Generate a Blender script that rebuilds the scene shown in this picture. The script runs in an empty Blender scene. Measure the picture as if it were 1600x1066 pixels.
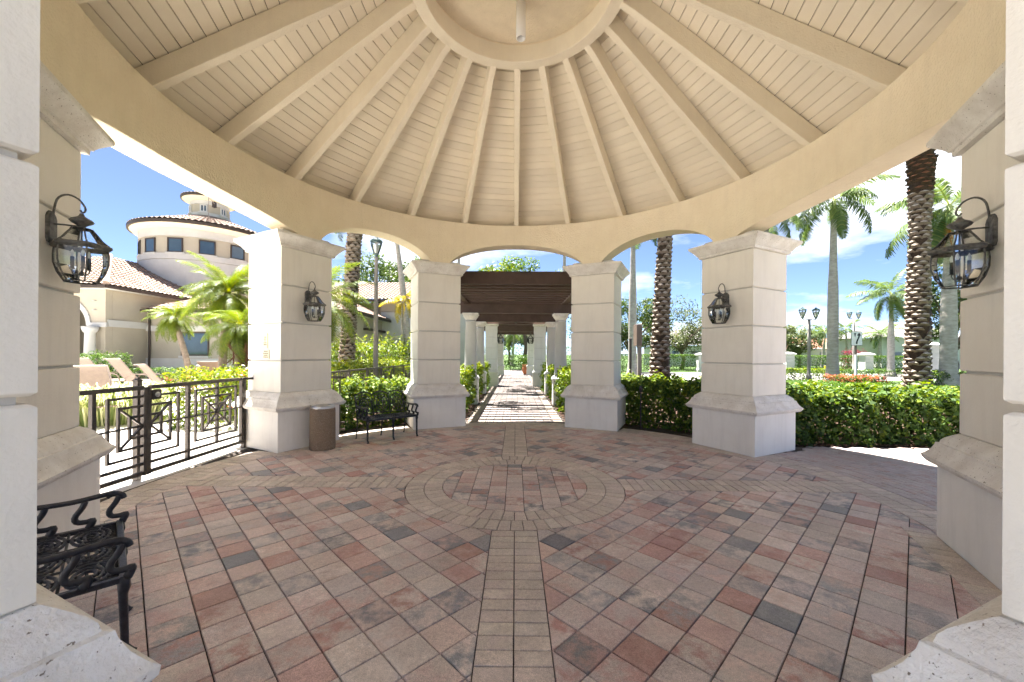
import bpy, bmesh, math, random
import numpy as np
from mathutils import Vector, Matrix, Euler

random.seed(7)
rng = np.random.default_rng(7)
sc = bpy.context.scene
COL = sc.collection
R = math.radians
PI = math.pi

# ------------------------------------------------------------------ camera
CAM = (0.0, -5.07, 1.65)
FPX = 618.5                      # focal length in pixels of a 1600 px wide frame
YAW, ROLL, SHY = math.atan(5.5 / FPX), 0.0067, 21.0
cd = bpy.data.cameras.new('camera')
cam = bpy.data.objects.new('camera', cd)
COL.objects.link(cam)
cd.sensor_width = 36.0
cd.lens = FPX / 1600 * 36.0
cd.shift_y = SHY / 1600
cd.clip_start, cd.clip_end = 0.05, 6000
cam.matrix_world = (Matrix.Translation(CAM) @ Matrix.Rotation(YAW, 4, 'Z')
                    @ Matrix.Rotation(PI / 2, 4, 'X') @ Matrix.Rotation(ROLL, 4, 'Z'))
sc.camera = cam

# ------------------------------------------------------------------ sky, sun, exposure
SUN_EL, SUN_AZ = R(74), math.atan2(-0.66, 0.75)      # azimuth measured from +Y towards +X
w = bpy.data.worlds.new('World'); sc.world = w; w.use_nodes = True
nt = w.node_tree; N = nt.nodes; L = nt.links
bg = N['Background']; bg.inputs['Strength'].default_value = 0.05
sky = N.new('ShaderNodeTexSky'); sky.sky_type = 'NISHITA'; sky.sun_disc = False
sky.sun_elevation = SUN_EL; sky.sun_rotation = SUN_AZ
sky.air_density, sky.dust_density, sky.ozone_density = 0.36, 0.45, 2.6
tc = N.new('ShaderNodeTexCoord')
sep = N.new('ShaderNodeSeparateXYZ'); L.new(tc.outputs['Generated'], sep.inputs[0])
# project the view direction on a cloud layer overhead, so clouds flatten towards the horizon
zc = N.new('ShaderNodeMath'); zc.operation = 'ADD'; zc.inputs[1].default_value = 0.16
L.new(sep.outputs['Z'], zc.inputs[0])
zm = N.new('ShaderNodeMath'); zm.operation = 'MAXIMUM'; zm.inputs[1].default_value = 0.03; L.new(zc.outputs[0], zm.inputs[0])
dv = []
for a in 'XY':
    m = N.new('ShaderNodeMath'); m.operation = 'DIVIDE'
    L.new(sep.outputs[a], m.inputs[0]); L.new(zm.outputs[0], m.inputs[1]); dv.append(m)
cmb = N.new('ShaderNodeCombineXYZ'); L.new(dv[0].outputs[0], cmb.inputs[0]); L.new(dv[1].outputs[0], cmb.inputs[1])
cmb.inputs[2].default_value = 7.5
cn = N.new('ShaderNodeTexNoise'); cn.inputs['Scale'].default_value = 0.95; cn.inputs['Detail'].default_value = 9
cn.inputs['Roughness'].default_value = 0.55
L.new(cmb.outputs[0], cn.inputs['Vector'])
cr = N.new('ShaderNodeValToRGB'); cr.color_ramp.elements[0].position = 0.50; cr.color_ramp.elements[1].position = 0.68
L.new(cn.outputs['Fac'], cr.inputs[0])
mx = N.new('ShaderNodeMix'); mx.data_type = 'RGBA'
L.new(cr.outputs[0], mx.inputs['Factor']); L.new(sky.outputs[0], mx.inputs['A'])
mx.inputs['B'].default_value = (5.2, 5.4, 5.8, 1)
L.new(mx.outputs['Result'], bg.inputs['Color'])

sd = bpy.data.lights.new('sun', 'SUN'); sd.energy = 5.0; sd.angle = R(0.55); sd.color = (1.0, 0.965, 0.91)
sun = bpy.data.objects.new('sun', sd); COL.objects.link(sun)
sv = Vector((math.sin(SUN_AZ) * math.cos(SUN_EL), math.cos(SUN_AZ) * math.cos(SUN_EL), math.sin(SUN_EL)))
sun.rotation_euler = sv.to_track_quat('Z', 'Y').to_euler()
sun.location = (0, 0, 30)
sc.view_settings.view_transform = 'Standard'; sc.view_settings.look = 'None'
sc.view_settings.gamma = 1; sc.view_settings.use_curve_mapping = False
sc.view_settings.exposure = 2.95
sc.render.engine = 'CYCLES'
sc.cycles.max_bounces = 8; sc.cycles.diffuse_bounces = 5; sc.cycles.glossy_bounces = 3; sc.cycles.transparent_max_bounces = 16
sc.cycles.use_adaptive_sampling = True; sc.cycles.adaptive_threshold = 0.03
sc.cycles.use_denoising = True
sc.cycles.caustics_reflective = False; sc.cycles.caustics_refractive = False
sc.cycles.sample_clamp_indirect = 6

# ------------------------------------------------------------------ helpers
def at(px, py, D):
    """A point D metres in front of the camera on the ray through a pixel of the 1600x1066 frame."""
    u, v = px - 800, py - 533 - SHY
    u, v = u + v * ROLL, v - u * ROLL
    x, z = u / FPX * D, -v / FPX * D
    c, s = math.cos(YAW), math.sin(YAW)
    return Vector((CAM[0] + x * c - D * s, CAM[1] + x * s + D * c, CAM[2] + z))

def gnd(px, D):
    p = at(px, 554, D); return Vector((p.x, p.y, 0))

class MB:
    def __init__(s): s.v = []; s.f = []; s.m = []; s.mi = 0
    def add(s, vs, fs):
        o = len(s.v); s.v += [tuple(p) for p in vs]
        s.f += [tuple(o + i for i in f) for f in fs]; s.m += [s.mi] * len(fs)
        return s
    def box(s, x0, y0, z0, x1, y1, z1, M=None, bev=0.0):
        if bev <= 0:
            vs = [(x0, y0, z0), (x1, y0, z0), (x1, y1, z0), (x0, y1, z0), (x0, y0, z1), (x1, y0, z1), (x1, y1, z1), (x0, y1, z1)]
            fs = [(3, 2, 1, 0), (4, 5, 6, 7), (0, 1, 5, 4), (1, 2, 6, 5), (2, 3, 7, 6), (3, 0, 4, 7)]
        else:
            b = bev; vs = []
            for (zz, i) in ((z0, b), (z0 + b, 0), (z1 - b, 0), (z1, b)):
                vs += [(x0 + i, y0 + i, zz), (x1 - i, y0 + i, zz), (x1 - i, y1 - i, zz), (x0 + i, y1 - i, zz)]
            fs = [(3, 2, 1, 0), (12, 13, 14, 15)]
            for r in range(3):
                for k in range(4):
                    a, c = r * 4 + k, r * 4 + (k + 1) % 4
                    fs.append((a, c, c + 4, a + 4))
        if M is not None: vs = [M @ Vector(p) for p in vs]
        return s.add(vs, fs)
    def bar(s, a, b, w, h=None, up=(0, 0, 1)):
        """A square bar from a to b."""
        h = h or w
        a, b = Vector(a), Vector(b); d = (b - a).normalized(); u = Vector(up)
        if abs(d.dot(u)) > 0.98: u = Vector((1, 0, 0))
        r = d.cross(u).normalized(); u = r.cross(d)
        vs = [p + r * sx * w / 2 + u * sy * h / 2 for p in (a, b) for sx, sy in ((-1, -1), (1, -1), (1, 1), (-1, 1))]
        return s.add(vs, [(3, 2, 1, 0), (4, 5, 6, 7), (0, 1, 5, 4), (1, 2, 6, 5), (2, 3, 7, 6), (3, 0, 4, 7)])
    def loft(s, rings, cap0=True, cap1=True, closed=True):
        n = len(rings[0]); vs = [p for r in rings for p in r]; fs = []
        for i in range(len(rings) - 1):
            for k in range(n if closed else n - 1):
                a, b = i * n + k, i * n + (k + 1) % n
                fs.append((a, b, b + n, a + n))
        if cap0: fs.append(tuple(range(n - 1, -1, -1)))
        if cap1: fs.append(tuple((len(rings) - 1) * n + k for k in range(n)))
        return s.add(vs, fs)
    def lathe(s, prof, n=24, c=(0, 0, 0), cap0=True, cap1=True, a0=0.0):
        rings = [[(c[0] + r * math.cos(a0 + 2 * PI * k / n), c[1] + r * math.sin(a0 + 2 * PI * k / n), c[2] + z) for k in range(n)] for r, z in prof]
        return s.loft(rings, cap0, cap1)
    def sq(s, prof, c=(0, 0, 0), cap0=True, cap1=True):
        rings = [[(c[0] + h * i, c[1] + h * j, c[2] + z) for i, j in ((-1, -1), (1, -1), (1, 1), (-1, 1))] for h, z in prof]
        return s.loft(rings, cap0, cap1)
    def tube(s, pts, r, n=6):
        pts = [Vector(p) for p in pts]; rs = r if isinstance(r, (list, tuple)) else [r] * len(pts)
        rings = []; u = None
        for i, p in enumerate(pts):
            d = (pts[min(i + 1, len(pts) - 1)] - pts[max(i - 1, 0)]).normalized()
            if u is None:
                u = Vector((0, 0, 1)) if abs(d.z) < 0.9 else Vector((1, 0, 0))
            u = (u - d * u.dot(d)); u.normalize(); v = d.cross(u)
            rings.append([p + (u * math.cos(2 * PI * k / n) + v * math.sin(2 * PI * k / n)) * rs[i] for k in range(n)])
        return s.loft(rings)
    def build(s, name, mat, parent=None, smooth=False, loc=None, rz=None):
        me = bpy.data.meshes.new(name); me.from_pydata(s.v, [], s.f)
        mats = mat if isinstance(mat, (list, tuple)) else [mat]
        for m in mats: me.materials.append(m)
        if len(mats) > 1: me.polygons.foreach_set('material_index', s.m)
        if smooth: me.polygons.foreach_set('use_smooth', [True] * len(me.polygons))
        me.update()
        return link(name, me, parent, loc, rz)

def link(name, me, parent=None, loc=None, rz=None):
    o = bpy.data.objects.new(name, me); COL.objects.link(o)
    if parent is not None: o.parent = parent
    if loc is not None: o.location = loc
    if rz is not None: o.rotation_euler = (0, 0, rz)
    return o

def tag(o, label=None, cat=None, group=None, kind=None):
    if label: o['label'] = label
    if cat: o['category'] = cat
    if group: o['group'] = group
    if kind: o['kind'] = kind
    return o

def thing(name, loc=(0, 0, 0), rz=0.0, label=None, cat=None, group=None, scale=1.0):
    o = bpy.data.objects.new(name, None); COL.objects.link(o)
    o.location = loc; o.rotation_euler = (0, 0, rz); o.scale = (scale,) * 3; o.empty_display_size = 0.1
    return tag(o, label, cat, group)

def kids(o): return [c for c in bpy.data.objects if c.parent is o]
_children = {}
def copy_tree(o, parent=None, ch=None):
    """A thing with copies of its parts and their sub-parts (meshes shared)."""
    if ch is None:
        ch = {}
        for c in bpy.data.objects:
            if c.parent: ch.setdefault(c.parent.name, []).append(c)
    n = o.copy(); COL.objects.link(n); n.parent = parent
    for c in ch.get(o.name, []): copy_tree(c, n, ch)
    return n

def curve_pts(ctrl, n):
    """Catmull-Rom points through ctrl."""
    c = [Vector(p) for p in ctrl]; c = [c[0] * 2 - c[1]] + c + [c[-1] * 2 - c[-2]]; out = []
    segs = len(c) - 3
    for i in range(n + 1):
        t = i / n * segs; k = min(int(t), segs - 1); t -= k
        p0, p1, p2, p3 = c[k:k + 4]
        out.append(0.5 * ((2 * p1) + (p2 - p0) * t + (2 * p0 - 5 * p1 + 4 * p2 - p3) * t * t + (3 * p1 - p0 - 3 * p2 + p3) * t ** 3))
    return out

# ------------------------------------------------------------------ materials
def srgb(r, g, b):
    f = lambda c: (c / 255 / 12.92) if c / 255 <= 0.04045 else ((c / 255 + 0.055) / 1.055) ** 2.4
    return (f(r), f(g), f(b))

def mat(name, c1, c2=None, rough=0.8, scale=4.0, bump=0.0, bscale=60.0, metal=0.0, spec=0.3, detail=6.0,
        speck=None, sscale=90.0, sthr=0.62, contrast=(0.35, 0.65), aniso=None, streak=0.0, vary=0.0):
    m = bpy.data.materials.new(name); m.use_nodes = True
    n = m.node_tree.nodes; l = m.node_tree.links; b = n['Principled BSDF']
    b.inputs['Roughness'].default_value = rough; b.inputs['Metallic'].default_value = metal
    b.inputs['Specular IOR Level'].default_value = spec
    geo = n.new('ShaderNodeNewGeometry')
    vec = geo.outputs['Position']
    if aniso:
        mp = n.new('ShaderNodeMapping'); mp.inputs['Scale'].default_value = aniso; l.new(vec, mp.inputs['Vector']); vec = mp.outputs[0]
    if c2 is None: c2 = tuple(x * 0.88 for x in c1)
    no = n.new('ShaderNodeTexNoise'); no.inputs['Scale'].default_value = scale; no.inputs['Detail'].default_value = detail
    no.inputs['Roughness'].default_value = 0.6
    l.new(vec, no.inputs['Vector'])
    rp = n.new('ShaderNodeValToRGB'); rp.color_ramp.elements[0].position = contrast[0]; rp.color_ramp.elements[1].position = contrast[1]
    rp.color_ramp.elements[0].color = (*c1, 1); rp.color_ramp.elements[1].color = (*c2, 1)
    l.new(no.outputs['Fac'], rp.inputs[0]); out = rp.outputs[0]
    if speck:
        n2 = n.new('ShaderNodeTexNoise'); n2.inputs['Scale'].default_value = sscale; n2.inputs['Detail'].default_value = 3
        l.new(geo.outputs['Position'], n2.inputs['Vector'])
        r2 = n.new('ShaderNodeValToRGB'); r2.color_ramp.elements[0].position = sthr; r2.color_ramp.elements[1].position = sthr + 0.05
        l.new(n2.outputs['Fac'], r2.inputs[0])
        mm = n.new('ShaderNodeMix'); mm.data_type = 'RGBA'; l.new(r2.outputs[0], mm.inputs['Factor']); l.new(out, mm.inputs['A'])
        mm.inputs['B'].default_value = (*speck, 1); out = mm.outputs['Result']
    if streak:                                       # faint run-down stains and scuffs
        mp2 = n.new('ShaderNodeMapping'); mp2.inputs['Scale'].default_value = (7, 7, 0.9); l.new(geo.outputs['Position'], mp2.inputs['Vector'])
        ns = n.new('ShaderNodeTexNoise'); ns.inputs['Scale'].default_value = 1.0; ns.inputs['Detail'].default_value = 8; ns.inputs['Roughness'].default_value = 0.68
        l.new(mp2.outputs[0], ns.inputs['Vector'])
        ms = n.new('ShaderNodeMapRange'); ms.inputs['From Min'].default_value = 0.48; ms.inputs['From Max'].default_value = 0.78
        ms.inputs['To Min'].default_value = 1.0; ms.inputs['To Max'].default_value = 1.0 - streak * 2
        l.new(ns.outputs['Fac'], ms.inputs[0])
        mk = n.new('ShaderNodeMix'); mk.data_type = 'RGBA'; mk.blend_type = 'MULTIPLY'; mk.inputs['Factor'].default_value = 1
        l.new(out, mk.inputs['A']); l.new(ms.outputs[0], mk.inputs['B']); out = mk.outputs['Result']
    if vary:                                         # each board its own shade
        oi = n.new('ShaderNodeObjectInfo'); mv = n.new('ShaderNodeMapRange'); l.new(oi.outputs['Random'], mv.inputs[0])
        mv.inputs['To Min'].default_value = 1 - vary; mv.inputs['To Max'].default_value = 1.0
        mk = n.new('ShaderNodeMix'); mk.data_type = 'RGBA'; mk.blend_type = 'MULTIPLY'; mk.inputs['Factor'].default_value = 1
        l.new(out, mk.inputs['A']); l.new(mv.outputs[0], mk.inputs['B']); out = mk.outputs['Result']
    l.new(out, b.inputs['Base Color'])
    if bump:
        n3 = n.new('ShaderNodeTexNoise'); n3.inputs['Scale'].default_value = bscale; n3.inputs['Detail'].default_value = 4
        l.new(geo.outputs['Position'], n3.inputs['Vector'])
        bp = n.new('ShaderNodeBump'); bp.inputs['Strength'].default_value = bump; bp.inputs['Distance'].default_value = 0.02
        l.new(n3.outputs['Fac'], bp.inputs['Height']); l.new(bp.outputs[0], b.inputs['Normal'])
    return m

def leaf_mat(name, dark, mid, light, trans=0.35, rough=0.45):
    """Foliage: a per-leaf value picks the tone; light passes through the blade."""
    m = bpy.data.materials.new(name); m.use_nodes = True
    n = m.node_tree.nodes; l = m.node_tree.links; b = n['Principled BSDF']; out = n['Material Output']
    at_ = n.new('ShaderNodeAttribute'); at_.attribute_name = 'tone'
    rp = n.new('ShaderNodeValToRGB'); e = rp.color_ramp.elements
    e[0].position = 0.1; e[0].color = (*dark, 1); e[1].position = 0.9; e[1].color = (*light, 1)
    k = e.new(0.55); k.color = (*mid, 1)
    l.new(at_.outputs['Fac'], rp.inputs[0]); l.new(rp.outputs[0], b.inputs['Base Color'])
    b.inputs['Roughness'].default_value = rough; b.inputs['Specular IOR Level'].default_value = 0.35
    tr = n.new('ShaderNodeBsdfTranslucent')
    hs = n.new('ShaderNodeHueSaturation'); hs.inputs['Hue'].default_value = 0.485; hs.inputs['Value'].default_value = 1.3
    hs.inputs['Saturation'].default_value = 1.1
    l.new(rp.outputs[0], hs.inputs['Color']); l.new(hs.outputs[0], tr.inputs['Color'])
    mx = n.new('ShaderNodeMixShader'); mx.inputs[0].default_value = trans
    l.new(b.outputs[0], mx.inputs[1]); l.new(tr.outputs[0], mx.inputs[2]); l.new(mx.outputs[0], out.inputs['Surface'])
    return m

def glass_mat(name, tint=(0.95, 0.97, 0.96), refl=0.03):
    m = bpy.data.materials.new(name); m.use_nodes = True
    n = m.node_tree.nodes; l = m.node_tree.links; out = n['Material Output']; n.remove(n['Principled BSDF'])
    t = n.new('ShaderNodeBsdfTransparent'); t.inputs[0].default_value = (*tint, 1)
    g = n.new('ShaderNodeBsdfGlossy'); g.inputs['Roughness'].default_value = 0.04
    fr = n.new('ShaderNodeFresnel'); fr.inputs[0].default_value = 1.5
    ad = n.new('ShaderNodeMath'); ad.operation = 'ADD'; ad.inputs[1].default_value = refl; ad.use_clamp = True
    mx = n.new('ShaderNodeMixShader'); l.new(fr.outputs[0], ad.inputs[0]); l.new(ad.outputs[0], mx.inputs[0])
    l.new(t.outputs[0], mx.inputs[1]); l.new(g.outputs[0], mx.inputs[2]); l.new(mx.outputs[0], out.inputs[0])
    return m

def paver_mat(name, rough=0.5):
    """Concrete pavers: each carries its own two colours; noise blends them within the stone."""
    m = bpy.data.materials.new(name); m.use_nodes = True
    n = m.node_tree.nodes; l = m.node_tree.links; b = n['Principled BSDF']
    b.inputs['Roughness'].default_value = rough; b.inputs['Specular IOR Level'].default_value = 0.45
    geo = n.new('ShaderNodeNewGeometry')
    a1 = n.new('ShaderNodeAttribute'); a1.attribute_name = 'tint_a'
    a2 = n.new('ShaderNodeAttribute'); a2.attribute_name = 'tint_b'
    no = n.new('ShaderNodeTexNoise'); no.inputs['Scale'].default_value = 7.0; no.inputs['Detail'].default_value = 7; no.inputs['Roughness'].default_value = 0.65
    l.new(geo.outputs['Position'], no.inputs['Vector'])
    rp = n.new('ShaderNodeValToRGB'); rp.color_ramp.elements[0].position = 0.42; rp.color_ramp.elements[1].position = 0.60
    l.new(no.outputs['Fac'], rp.inputs[0])
    mx = n.new('ShaderNodeMix'); mx.data_type = 'RGBA'
    l.new(rp.outputs[0], mx.inputs['Factor']); l.new(a1.outputs['Color'], mx.inputs['A']); l.new(a2.outputs['Color'], mx.inputs['B'])
    # sandy grain and stains
    n2 = n.new('ShaderNodeTexNoise'); n2.inputs['Scale'].default_value = 220; n2.inputs['Detail'].default_value = 2
    l.new(geo.outputs['Position'], n2.inputs['Vector'])
    m1 = n.new('ShaderNodeMapRange'); m1.inputs['From Min'].default_value = 0.3; m1.inputs['From Max'].default_value = 0.7
    m1.inputs['To Min'].default_value = 0.66; m1.inputs['To Max'].default_value = 1.26
    l.new(n2.outputs['Fac'], m1.inputs[0])
    n4 = n.new('ShaderNodeTexNoise'); n4.inputs['Scale'].default_value = 1.1; n4.inputs['Detail'].default_value = 7; n4.inputs['Roughness'].default_value = 0.7
    l.new(geo.outputs['Position'], n4.inputs['Vector'])
    m2 = n.new('ShaderNodeMapRange'); m2.inputs['From Min'].default_value = 0.3; m2.inputs['From Max'].default_value = 0.7
    m2.inputs['To Min'].default_value = 0.74; m2.inputs['To Max'].default_value = 1.18
    l.new(n4.outputs['Fac'], m2.inputs[0])
    n5 = n.new('ShaderNodeTexNoise'); n5.inputs['Scale'].default_value = 38; n5.inputs['Detail'].default_value = 5; n5.inputs['Roughness'].default_value = 0.75
    l.new(geo.outputs['Position'], n5.inputs['Vector'])
    m5 = n.new('ShaderNodeMapRange'); m5.inputs['From Min'].default_value = 0.32; m5.inputs['From Max'].default_value = 0.68
    m5.inputs['To Min'].default_value = 0.82; m5.inputs['To Max'].default_value = 1.16; l.new(n5.outputs['Fac'], m5.inputs[0])
    mu0 = n.new('ShaderNodeMath'); mu0.operation = 'MULTIPLY'; l.new(m1.outputs[0], mu0.inputs[0]); l.new(m5.outputs[0], mu0.inputs[1])
    mu = n.new('ShaderNodeMath'); mu.operation = 'MULTIPLY'; l.new(mu0.outputs[0], mu.inputs[0]); l.new(m2.outputs[0], mu.inputs[1])
    mm = n.new('ShaderNodeMix'); mm.data_type = 'RGBA'; mm.blend_type = 'MULTIPLY'; mm.inputs['Factor'].default_value = 1
    l.new(mx.outputs['Result'], mm.inputs['A']); l.new(mu.outputs[0], mm.inputs['B'])
    l.new(mm.outputs['Result'], b.inputs['Base Color'])
    bp = n.new('ShaderNodeBump'); bp.inputs['Strength'].default_value = 0.35; bp.inputs['Distance'].default_value = 0.004
    l.new(n2.outputs['Fac'], bp.inputs['Height']); l.new(bp.outputs[0], b.inputs['Normal'])
    return m

M = {}
M['stucco'] = mat('stucco_greige', (0.80, 0.763, 0.685), (0.765, 0.722, 0.64), rough=0.85, scale=2.2, bump=0.22, bscale=60, streak=0.045)
M['plinth'] = mat('plinth_white', (0.83, 0.81, 0.77), (0.79, 0.765, 0.72), rough=0.8, scale=2.5, bump=0.2, bscale=70, streak=0.05)
M['groove'] = mat('groove_paint', (0.62, 0.595, 0.55), rough=0.9)
M['coral'] = mat('coral_stone', (0.81, 0.785, 0.74), (0.66, 0.62, 0.565), rough=0.9, scale=5, bump=0.55, bscale=75,
                 speck=(0.22, 0.18, 0.14), sscale=62, sthr=0.66)
M['beam'] = mat('beam_stucco_tan', (0.80, 0.71, 0.545), (0.76, 0.665, 0.50), rough=0.85, scale=3, bump=0.75, bscale=38, streak=0.03)
M['soffit'] = mat('ceiling_paint_cream', (0.87, 0.795, 0.65), (0.84, 0.76, 0.615), rough=0.6, scale=3, bump=0.12, bscale=80, vary=0.09)
M['rafter'] = mat('rafter_paint_cream', (0.86, 0.785, 0.635), (0.825, 0.745, 0.595), rough=0.6, scale=4, bump=0.35, bscale=50, vary=0.10, streak=0.03)
M['gap'] = mat('board_joint_dark', (0.16, 0.12, 0.08), rough=0.9)
M['drum'] = mat('drum_stucco', (0.77, 0.67, 0.50), (0.71, 0.615, 0.455), rough=0.85, scale=5, bump=0.8, bscale=45)
M['white'] = mat('white_paint', (0.80, 0.79, 0.77), (0.76, 0.75, 0.73), rough=0.5)
M['bwall'] = mat('building_cream', (0.43, 0.385, 0.31), (0.40, 0.355, 0.285), rough=0.85, scale=1.2, bump=0.15, bscale=60)
M['btrim'] = mat('building_white_trim', (0.56, 0.55, 0.53), rough=0.8, scale=1.2)
M['fascia'] = mat('bronze_gutter', (0.055, 0.04, 0.032), rough=0.5)
M['iron'] = mat('bronze_iron', (0.060, 0.048, 0.040), (0.085, 0.07, 0.06), rough=0.45, scale=30, metal=0.3, spec=0.5)
M['lamp_iron'] = mat('weathered_bronze', (0.065, 0.062, 0.058), (0.17, 0.165, 0.15), rough=0.55, scale=25, metal=0.3, bump=0.2, bscale=120)
M['bench'] = mat('bench_black_iron', (0.022, 0.022, 0.026), (0.04, 0.04, 0.047), rough=0.42, scale=30, metal=0.4, spec=0.5, bump=0.2, bscale=90)
M['wood'] = mat('pergola_brown', (0.070, 0.045, 0.035), (0.095, 0.062, 0.05), rough=0.6, scale=3, bump=0.2, bscale=40)
M['aggregate'] = mat('exposed_aggregate', (0.26, 0.19, 0.13), (0.17, 0.125, 0.09), rough=0.85, scale=90, bump=0.7, bscale=130, speck=(0.45, 0.38, 0.30), sscale=140, sthr=0.6)
M['steel'] = mat('brushed_steel', (0.5, 0.5, 0.5), rough=0.35, metal=0.9)
M['mulch'] = mat('mulch', (0.085, 0.045, 0.028), (0.035, 0.02, 0.014), rough=1, scale=22, bump=1.0, bscale=50)
M['grass'] = mat('lawn_grass', (0.055, 0.095, 0.018), (0.035, 0.065, 0.012), rough=0.9, scale=1.2, bump=0.6, bscale=40, detail=9)
M['deck'] = mat('deck_stone', (0.68, 0.63, 0.56), (0.60, 0.55, 0.49), rough=0.8, scale=1.5)
M['bounce'] = mat('bounce_ground_grey', (0.165, 0.152, 0.14), (0.14, 0.128, 0.118), rough=0.9, scale=1.4)  # for the added ground behind the camera
M['road'] = mat('road_concrete', (0.24, 0.23, 0.22), (0.20, 0.195, 0.185), rough=0.9, scale=1.0)
M['sand'] = mat('joint_sand', (0.055, 0.043, 0.036), (0.22, 0.185, 0.155), rough=1, scale=1.3, contrast=(0.50, 0.68), detail=8)
M['tile'] = mat('clay_tile', (0.21, 0.145, 0.112), (0.33, 0.25, 0.20), rough=0.8, scale=3.2, detail=8, contrast=(0.38, 0.62))
M['pinktile'] = mat('salmon_tile', (0.34, 0.17, 0.11), (0.40, 0.21, 0.145), rough=0.85, scale=3)
M['greytile'] = mat('grey_tile', (0.16, 0.15, 0.145), (0.22, 0.205, 0.195), rough=0.85, scale=3)
M['window'] = mat('window_glass', (0.03, 0.05, 0.07), (0.05, 0.08, 0.10), rough=0.05, spec=1.0, scale=0.7)
M['sling'] = mat('lounger_sling', (0.15, 0.105, 0.075), (0.13, 0.09, 0.065), rough=0.85, scale=12, bump=0.2, bscale=300)
M['lframe'] = mat('lounger_frame', (0.19, 0.14, 0.11), rough=0.5, spec=0.5)
M['bootlip'] = mat('palm_boot_lip', (0.42, 0.36, 0.29), (0.28, 0.235, 0.185), rough=0.95, scale=12, bump=0.4, bscale=80)
M['boot'] = mat('palm_boot', (0.27, 0.215, 0.165), (0.16, 0.125, 0.095), rough=0.95, scale=9, bump=0.5, bscale=70)
M['bootdark'] = mat('palm_core', (0.075, 0.05, 0.03), (0.04, 0.028, 0.018), rough=1, scale=9)
M['bootred'] = mat('palm_fresh_cut', (0.22, 0.09, 0.04), (0.12, 0.05, 0.025), rough=0.95, scale=12, bump=0.5, bscale=70)
M['trunk'] = mat('royal_trunk_grey', (0.43, 0.395, 0.365), (0.29, 0.265, 0.24), rough=0.9, scale=3.5, bump=0.3, bscale=30, aniso=(1, 1, 2.5))
M['bark'] = mat('tree_bark', (0.17, 0.13, 0.10), (0.09, 0.07, 0.055), rough=0.95, scale=8, bump=0.6, bscale=40)
M['shaft'] = mat('crownshaft_green', (0.16, 0.22, 0.06), (0.22, 0.25, 0.08), rough=0.5, scale=3)
M['terracotta'] = mat('terracotta', (0.50, 0.20, 0.10), (0.42, 0.16, 0.08), rough=0.85, scale=6)
M['signwhite'] = mat('sign_white', (0.85, 0.85, 0.85), rough=0.4)
M['signblack'] = mat('sign_black', (0.015, 0.015, 0.015), rough=0.5)
M['plaque'] = mat('plaque_cream', (0.72, 0.68, 0.50), rough=0.5)
M['plaque_ink'] = mat('plaque_lettering', (0.16, 0.13, 0.08), rough=0.6)
M['postgrey'] = mat('lamp_post_grey', (0.30, 0.27, 0.24), (0.26, 0.235, 0.21), rough=0.7)
M['postgreen'] = mat('lamp_cap_green', (0.10, 0.16, 0.15), rough=0.5)
M['bulb'] = mat('frosted_lens', (0.80, 0.82, 0.82), rough=0.3)
M['candle'] = mat('candle_sleeve', (0.05, 0.05, 0.055), rough=0.5)
M['rock'] = mat('clay_soil', (0.38, 0.22, 0.14), rough=1, scale=10)
M['dead'] = mat('dead_frond', (0.16, 0.07, 0.045), (0.10, 0.045, 0.03), rough=0.9, scale=8)
M['orange'] = mat('fruit_stalks_orange', (0.50, 0.20, 0.05), (0.38, 0.14, 0.04), rough=0.8, scale=9)
M['glass'] = glass_mat('lantern_glass')
M['lens'] = glass_mat('street_lamp_glass', (0.97, 0.98, 0.98), 0.10)
M['paver'] = paver_mat('paver_field')
G = {}
G['hedge'] = leaf_mat('hedge_leaf', (0.016, 0.038, 0.008), (0.055, 0.115, 0.014), (0.165, 0.215, 0.02), 0.32, 0.6)
G['bright'] = leaf_mat('bright_shrub_leaf', (0.03, 0.065, 0.008), (0.095, 0.165, 0.012), (0.21, 0.24, 0.018), 0.4)
G['clip'] = leaf_mat('clipped_hedge_leaf', (0.02, 0.05, 0.006), (0.045, 0.10, 0.011), (0.085, 0.15, 0.018), 0.35)
G['tree'] = leaf_mat('tree_leaf', (0.02, 0.042, 0.008), (0.05, 0.085, 0.016), (0.105, 0.14, 0.028), 0.4)
G['pale'] = leaf_mat('pale_tree_leaf', (0.045, 0.065, 0.022), (0.095, 0.12, 0.042), (0.16, 0.18, 0.07), 0.4)
G['palm'] = leaf_mat('palm_leaflet', (0.045, 0.085, 0.024), (0.10, 0.155, 0.045), (0.21, 0.225, 0.06), 0.42)
G['ypalm'] = leaf_mat('yellow_palm_leaflet', (0.05, 0.095, 0.012), (0.12, 0.175, 0.016), (0.24, 0.24, 0.02), 0.4)
G['ochre'] = leaf_mat('yellowed_frond', (0.20, 0.20, 0.02), (0.42, 0.34, 0.02), (0.55, 0.42, 0.03), 0.45)
G['flower'] = leaf_mat('coral_flower', (0.40, 0.07, 0.03), (0.62, 0.13, 0.06), (0.75, 0.25, 0.12), 0.3)
G['pink'] = leaf_mat('magenta_flower', (0.10, 0.012, 0.02), (0.20, 0.025, 0.045), (0.28, 0.06, 0.07), 0.3)
G['spider'] = leaf_mat('striped_blade', (0.14, 0.20, 0.05), (0.32, 0.36, 0.12), (0.6, 0.6, 0.35), 0.4)
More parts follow.
